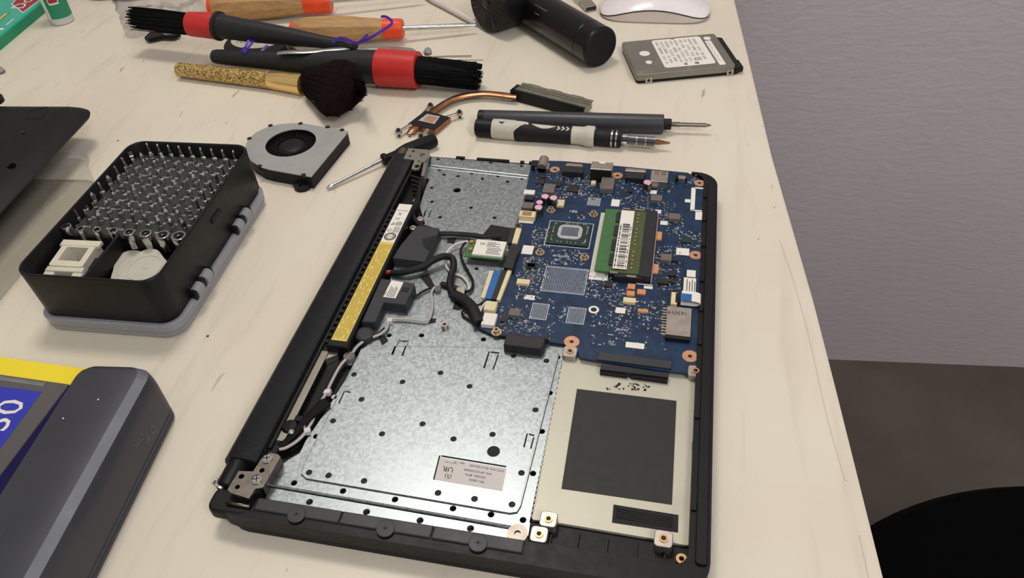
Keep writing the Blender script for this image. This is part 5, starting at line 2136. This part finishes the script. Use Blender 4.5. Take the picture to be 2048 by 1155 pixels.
pw0, pw1 = P(592, 62, 14), P(770, 58, 14)
wood_tool(None, pw0, pw1, P(806, 57, 14), P(955, 50, 9), [(0, 9.6), (0.03, 11), (0.12, 13.4), (0.45, 14.4), (0.62, 13.8), (0.75, 12), (0.9, 11), (1, 10)], 'wooden handled screwdriver with orange ends, nearer of the two', (pw0.x + 60, pw0.y, 0))
pw0, pw1 = P(428, 14, 16), P(612, 5, 16)
wood_tool(None, pw0, pw1, P(662, 2, 16), P(850, -12, 12), [(0, 12), (0.03, 13.5), (0.12, 15.2), (0.45, 16), (0.7, 14.6), (0.85, 13.2), (1, 12.2)], 'wooden handled screwdriver with orange ends, farther of the two', (pw0.x + 60, pw0.y, 0))

# black round tin with cream oval label
tc_ = Vector((-217, 520, 0))
tin = thing('round_tin', tc_, 'black round tin with cream oval label beneath the crossed brushes', 'tin')
mb = MB()
mb.lathe(tc_, (0, 0, 1), [(0, 34), (1.2, 36), (7.5, 36), (8.6, 35), (9, 33)], 40)
obj('body', mb, BLK, tin)
mb = MB()
mb.prism(circ(tc_.x - 3, tc_.y, 27, 36, 19), 9, 9.25)
lb = obj('oval_label', mb, IVORY, tin, label='cream oval label')
mb = MB()
mb.text('NANO', 9, (tc_.x - 22, tc_.y - 8, 9.26), (1, 0.02, 0), (0, 1, 0))
mb.text('NANO', 9, (tc_.x - 20, tc_.y + 2, 9.26), (1, 0.02, 0), (0, 1, 0))
obj('lettering', mb, INK, lb)

# tweezers lying between the brushes
tw = thing('tweezers', tuple(P(690, 105, 0)), 'silver steel tweezers lying across behind the lower brush', 'tweezers')
for i, pts in enumerate(([(556, 106, 30), (580, 104, 31), (620, 103, 30), (695, 96, 27), (735, 97, 22), (800, 100, 16), (826, 104, 14)], [(578, 86, 20), (590, 102, 22), (640, 102, 25), (700, 99, 24), (760, 96, 20), (815, 98, 14), (828, 104, 13)])):
    mb = MB()
    mb.tube([tuple(P(*q)) for q in pts], lambda t: 3.6 - 1.2 * abs(t - 0.3), 10, 0.3, 5)
    obj('arm', mb, LMET, tw)

# nuts
for px, py, lb_ in ((855, 104, 'small steel nut on the table by the black bristles'), (1, 142, 'small steel nut at the left edge of the table')):
    q = P(px, py, 2)
    t = thing('steel_nut', (q.x, q.y, 0), lb_, 'nut', 'loose steel nuts')
    mb = MB()
    mb.ringcyl(q.x, q.y, 0, 2.6, 4.2, 2.2, 6)
    obj('nut_body', mb, DSTEEL, t)
    mb = MB()
    mb.lathe((q.x, q.y, 2.6), (0.5, -0.6, 0.8), [(0, 3.2), (0.6, 3.6), (2.2, 3.6), (2.6, 3)], 16)
    obj('washer', mb, STEEL, t)

# white tube and plug at the back
mb = MB()
mb.tube([tuple(P(*q)) for q in ((846, -14, 4), (862, -2, 4), (900, 18, 4), (948, 44, 4))], 3.2, 12, 1, 5)
mb.tube([tuple(P(*q)) for q in ((948, 44, 4), (952, 46, 4))], 2.2, 10)
o = obj('white_tube', mb, WHITEC, None, tuple(P(900, 18, 0)))
tag(o, 'straight white plastic tube running under the black blower', 'tube')
q = P(1178, 12, 4)
us = thing('usb_plug', tuple(P(1178, 12, 0)), 'grey metal plug between the blower and the white mouse', 'plug')
M = frame((q.x, q.y, 0), 118)
mb = MB(M)
mb.prism([(-6, -6.2), (14, -6.2), (14, 6.2), (-6, 6.2)], 1, 6, bev=0.3)
obj('metal_shell', mb, NICKEL, us)
mb = MB(M)
mb.box(-6.2, -5.9, -5.6, 5.6, 1.6, 5.4)
obj('opening', mb, INK, us)
mb = MB(M)
mb.prism(rrect(14, 44, -8, 8, 2), 0, 8.5, bev=1)
obj('grip', mb, WHITEC, us)

# ================================================================== gum pack, bottle, scissors, bag
zg = 13
g0, g1 = P(-5, 72, zg), P(84, 0, zg)
d = (g1 - g0)
ang = math.degrees(math.atan2(d.y, d.x))
M = frame((g0.x, g0.y, 0), ang)
gp = thing('gum_pack', (g0.x, g0.y + 30, 0), 'teal green foil pack with maroon lettering in the back left corner', 'pack')
mb = MB(M)
mb.prism(rrect(-70, 190, 0, 70, 4, 3), 0, zg, bev=3)
obj('sleeve', mb, TEAL, gp)
mb = MB(M)
mb.prism(rrect(-70, 190, -0.6, 2.4, 0.6, 2), 0, zg - 2.6, bev=0.4)
obj('side_panel', mb, TEALD, gp)
ip = M.inverted()


def gl(px, py):
    v = ip @ P(px, py, zg)
    return v.x, v.y


mb = MB(M)
pg = [gl(*q) for q in ((25, 8), (46, 24), (78, 0), (100, -22), (70, -26), (40, -8))]
mb.prism(offset2d(pg, -1.2), zg, zg + 0.1)
bd = obj('white_border', mb, WHT, gp)
mb = MB(M)
mb.prism(pg, zg + 0.1, zg + 0.2)
obj('maroon_panel', mb, MAROON, gp)
mb = MB(M)
mb.text('Do', 22, (gl(44, 18)[0], gl(44, 18)[1], zg + 0.22), (1, 0, 0), (0, 1, 0))
obj('lettering', mb, WHT, gp)
a_ = gl(3, 58)
mb = MB(M)
mb.prism(circ(a_[0], a_[1], 2.6, 16), zg, zg + 0.1)
obj('white_dot', mb, WHT, gp)
b2 = gl(12, 50)
mb = MB(M)
mb.box(b2[0], b2[0] + 16, b2[1] - 0.8, b2[1] + 0.8, zg, zg + 0.1)
obj('white_line', mb, WHT, gp)
mb = MB(M)
a_ = gl(4, 34)
mb.prism(rrect(a_[0] - 14, a_[0] + 12, a_[1] - 3.2, a_[1] + 3.2, 3), zg, zg + 0.1)
obj('dark_pill', mb, TEALD, gp)
mb = MB(M)
mb.prism(rrect(a_[0] - 12, a_[0] + 10, a_[1] - 1.8, a_[1] + 1.8, 1.7), zg + 0.1, zg + 0.2)
obj('yellow_pill', mb, YEL, gp)

q = P(126, 43, 0)
R_ = 12.6
bo = thing('small_bottle', (q.x, q.y, 0), 'white and green labelled small bottle standing beside the teal pack', 'bottle')
bc_ = Vector((q.x, q.y, 0))
mb = MB()
mb.lathe(bc_, (0, 0, 1), [(0, R_ - 2), (0.6, R_ - 0.6), (1.6, R_), (78, R_), (84, 9), (86, 7)], 36)
obj('body', mb, mat('milky_plastic', (200, 206, 204), 0.3, var=0.03), bo)


def bottle_patch(a0, a1, z0, z1, r, n_=8):
    mb = MB()
    rr_ = []
    for k in range(n_ + 1):
        a = math.radians(a0 + (a1 - a0) * k / n_)
        rr_.append([bc_ + Vector((rad * math.cos(a), rad * math.sin(a), z)) for rad, z in ((r, z0), (r, z1), (r - 0.3, z1), (r - 0.3, z0))])
    mb.loft(rr_, True)
    return mb


obj('white_label', bottle_patch(180, 262, 8, 76, R_ + 0.25), WHT, bo)
gl_ = obj('green_label', bottle_patch(262, 400, 8, 76, R_ + 0.25), TEALD, bo)
obj('white_stripe', bottle_patch(259, 264, 8, 76, R_ + 0.4, 2), WHT, bo)
obj('white_border', bottle_patch(284, 332, 24, 60, R_ + 0.4), WHT, bo)
obj('red_panel', bottle_patch(288, 328, 26, 58, R_ + 0.55), MAROON, bo)
mb = MB()
for s_, zz in (('K', 30), ('O', 39), ('T', 48)):
    a = math.radians(308)
    n_ = Vector((math.cos(a), math.sin(a), 0))
    t_ = Vector((-n_.y, n_.x, 0))
    mb.text(s_, 9, bc_ + n_ * (R_ + 0.9) + Vector((0, 0, zz)) - t_ * 3, t_, (0, 0, 1))
obj('lettering', mb, WHT, bo)
mb = MB()
for k in range(7):
    mb2 = bottle_patch(205, 250 - 5 * (k % 3), 66 - k * 3.4, 67.2 - k * 3.4, R_ + 0.35, 5)
    mb2.bm.verts.ensure_lookup_table()
    mp_ = {}
    for f in mb2.bm.faces:
        mb.face([mp_.setdefault(v.index if False else v, mb.bm.verts.new(v.co)) if v not in mp_ else mp_[v] for v in f.verts])
    mb2.bm.free()
obj('small_print', mb, INKG, bo)

q = P(193, -6, 4)
sc_ = thing('scissors', (q.x, q.y, 0), 'scissors with black and lavender handle loops at the far edge', 'scissors')
for i, (dx, m) in enumerate(((0, BLK), (34, LAV))):
    mb = MB()
    mb.tube([(q.x + dx + 22 * math.cos(a), q.y + 16 + 14 * math.sin(a), 5) for a in [2 * math.pi * k / 24 for k in range(25)]], 4.2, 10)
    obj('handle_loop', mb, m, sc_)
    mb = MB()
    mb.prism([(q.x + dx + 8, q.y + 29), (q.x + dx + 14, q.y + 29), (q.x + 22 + (14 - dx) * 0.2, q.y + 110), (q.x + 16, q.y + 110)], 3 + i * 1.5, 4.2 + i * 1.5)
    obj('blade', mb, STEEL, sc_)

# crumpled clear bag
random.seed(77)
bagq = [(215, -20), (440, -30), (420, 60), (250, 62)]
g = []
NX, NY = 26, 16
from mathutils import noise as mnoise
mb = MB()
vv = []
for i in range(NX + 1):
    row = []
    for j in range(NY + 1):
        u, v = i / NX, j / NY
        a = Vector(bagq[0] + (0,)).lerp(Vector(bagq[1] + (0,)), u)
        b = Vector(bagq[3] + (0,)).lerp(Vector(bagq[2] + (0,)), u)
        pq = a.lerp(b, v)
        p = P(pq.x, pq.y, 0)
        edge = min(u, 1 - u, v, 1 - v)
        h = 0.4 + (9 + 12 * mnoise.noise(Vector((u * 7, v * 5, 1.3))) + 7 * abs(mnoise.noise(Vector((u * 17, v * 13, 4))))) * min(1, edge * 7)
        p.x += 5 * mnoise.noise(Vector((u * 9, v * 9, 7)))
        p.y += 5 * mnoise.noise(Vector((u * 9, v * 9, 17)))
        row.append(mb._v((p.x, p.y, max(0.4, h))))
    vv.append(row)
for i in range(NX):
    for j in range(NY):
        mb.face((vv[i][j], vv[i + 1][j], vv[i + 1][j + 1], vv[i][j + 1]), True)
bag = thing('plastic_bag', tuple(P(320, 30, 0)), 'crumpled clear plastic bag behind the left pointing bristles', 'bag')
obj('film', mb, FILM, bag)
mb = MB()
mb.prism(PX([(288, 74), (300, 62), (345, 62), (360, 66), (345, 72), (322, 71), (296, 77)], 6), 2, 6, bev=1)
obj('black_insert', mb, BLK, bag)
mb = MB()
mb.prism(PX([(316, 60), (342, 60), (346, 68), (330, 70)], 6.3), 6, 6.3)
obj('silver_sticker', mb, LMET, bag)
# clear cap lying in front of the bag
mb = MB()
q = P(275, 58, 4)
mb.lathe((q.x, q.y, 0.3), (0, 0, 1), [(0, 13), (8, 14), (10, 12), (10.4, 0.5)], 28)
o = obj('clear_cup', mb, FILM, None, (q.x, q.y, 0))
tag(o, 'clear round plastic cup under the left pointing bristles', 'cup')

# ================================================================== package and power bank
pk = thing('retail_package', (-120, 10, 0), 'flat dark grey box with yellow edge and blue panel reading 530', 'box')
zp = 17
ta, tb = P(0, 748, zp), P(140, 768, zp)
ra, rb_ = P(137, 768, zp), P(35, 903, zp)
ud = (tb - ta).normalized()
vd = (rb_ - ra).normalized()
cn = ra.copy()
qd = [cn, cn + vd * 190, cn + vd * 190 - ud * 130, cn - ud * 130]
mb = MB()
mb.prism([tuple(v.xy) for v in qd], zp - 0.8, zp)
obj('top_panel', mb, GREYP, pk)
mb = MB()
mb.prism([tuple(v.xy) for v in qd], 0, zp - 0.85)
obj('box_side', mb, NAVY, pk)
yw = [cn + ud * 4, cn - ud * 130, cn - ud * 130 - vd * 13.5, cn + ud * 12 - vd * 13.5]
mb = MB()
mb.prism([tuple(v.xy) for v in yw], zp - 3, zp - 1.2)
mb.prism([tuple(v.xy) for v in (cn + ud * 4, cn - ud * 130, cn - ud * 130 - vd * 3.4, cn + ud * 6 - vd * 3.4)], zp - 1.2, zp - 0.2)
mb.prism([tuple(v.xy) for v in (cn + ud * 4, cn - ud * 130, cn - ud * 130 - vd * 13, cn + ud * 12 - vd * 13)], 0, zp - 3)
obj('yellow_flap', mb, YELB, pk)
# slot
mb = MB()
a, b2 = P(-20, 752, zp), P(90, 768, zp)
mb.tube([tuple(a), tuple(b2)], 1.5, 10, 0.3)
obj('hang_slot', mb, LMET, pk)
bq = [P(-60, 765, zp), P(84, 783, zp), P(-14, 917, zp), P(-170, 905, zp)]
mb = MB()
mb.prism([tuple(v.xy) for v in bq], zp, zp + 0.1)
pn = obj('blue_panel', mb, BLUEP, pk)
mb = MB()
a_ = P(27, 842, zp)
xd = (P(50, 812, zp) - a_).normalized()
mb.text('530', 23.5, P(57, 800, zp) + Vector((0, 0, 0.12)), xd, Vector((-xd.y, xd.x, 0)), align='RIGHT')
obj('lettering', mb, WHT, pn)

# power bank
zt = 40
q1 = P(284, 732, zt)
qe = P(52, 1145, zt)
dl = (qe - q1).normalized()
ang = math.degrees(math.atan2(dl.y, dl.x)) + 90
M = frame((q1.x, q1.y, 0), ang)
pb = thing('power_bank', (q1.x, q1.y - 60, 0), 'large gunmetal grey power bank standing on the near left of the table', 'power bank')
# local: x to the right across the bank, y back; the back end is y = 0
W0, W1 = -37, 8
sec = [(W0, 2), (W0 + 1, 0.6), (W1 - 2, 0.6), (W1, 2), (W1, 4.2), (W1 - 0.5, 4.5), (W1 - 0.5, 5.3), (W1, 5.6), (W1, 7.6), (W1 - 0.5, 7.9), (W1 - 0.5, 8.7), (W1, 9), (W1, 29), (W1 - 0.3, 32.5), (W1 - 1.1, 36), (6, 38.2), (0, 40), (W0 + 4, 40), (W0 + 1.2, 38.8), (W0, 35)]
LEN = 210


def bank_ring(y, ir, il, iz):
    return [(x - ir if x > -5 else x + il, y, max(0.4, z - (iz if z > 20 else 0))) for x, z in sec]


mb = MB(M)
mb.loft([bank_ring(0.6, 9, 8, 2.4), bank_ring(-0.4, 6.2, 5.5, 0.5), bank_ring(-1.6, 3.4, 3.4, 0.1), bank_ring(-3.2, 1.7, 1.6, 0), bank_ring(-5.6, 0.5, 0.5, 0), bank_ring(-8.5, 0, 0, 0), bank_ring(-LEN + 3, 0, 0, 0), bank_ring(-LEN, 2, 2, 0)], True)
obj('case', mb, GUN, pb)
mb = MB(M)
mb.loft([[(0.2 - k, y, 40.1), (5.9 - k, y, 38.35), (5.9 - k, y, 37.8), (0.2 - k, y, 39.6)] for y, k in ((-1.6, 3.4), (-3.2, 1.7), (-5.6, 0.5), (-8.5, 0), (-LEN + 3, 0))], False)
obj('chamfer_band', mb, GUNL, pb)
mb = MB(M)
mb.text('4.0', 9, (W1, -34, 13), (0, 1, 0), (0, 0, 1), th=0.1)
mb.text('XES', 6, (W1, -42, 21), (0, 1, 0), (0, 0, 1), th=0.1)
obj('etched_lettering', mb, GUNL, pb)
mb = MB(M)
for x, y in ((-27, -37), (-14, -24), (-23, -104)):
    mb.lathe((x, y, 40), (0, 0, 1), [(0, 0.5), (0.1, 0.45)], 8)
obj('dust_speck', mb, WHT, pb)

# drop prototypes nobody placed
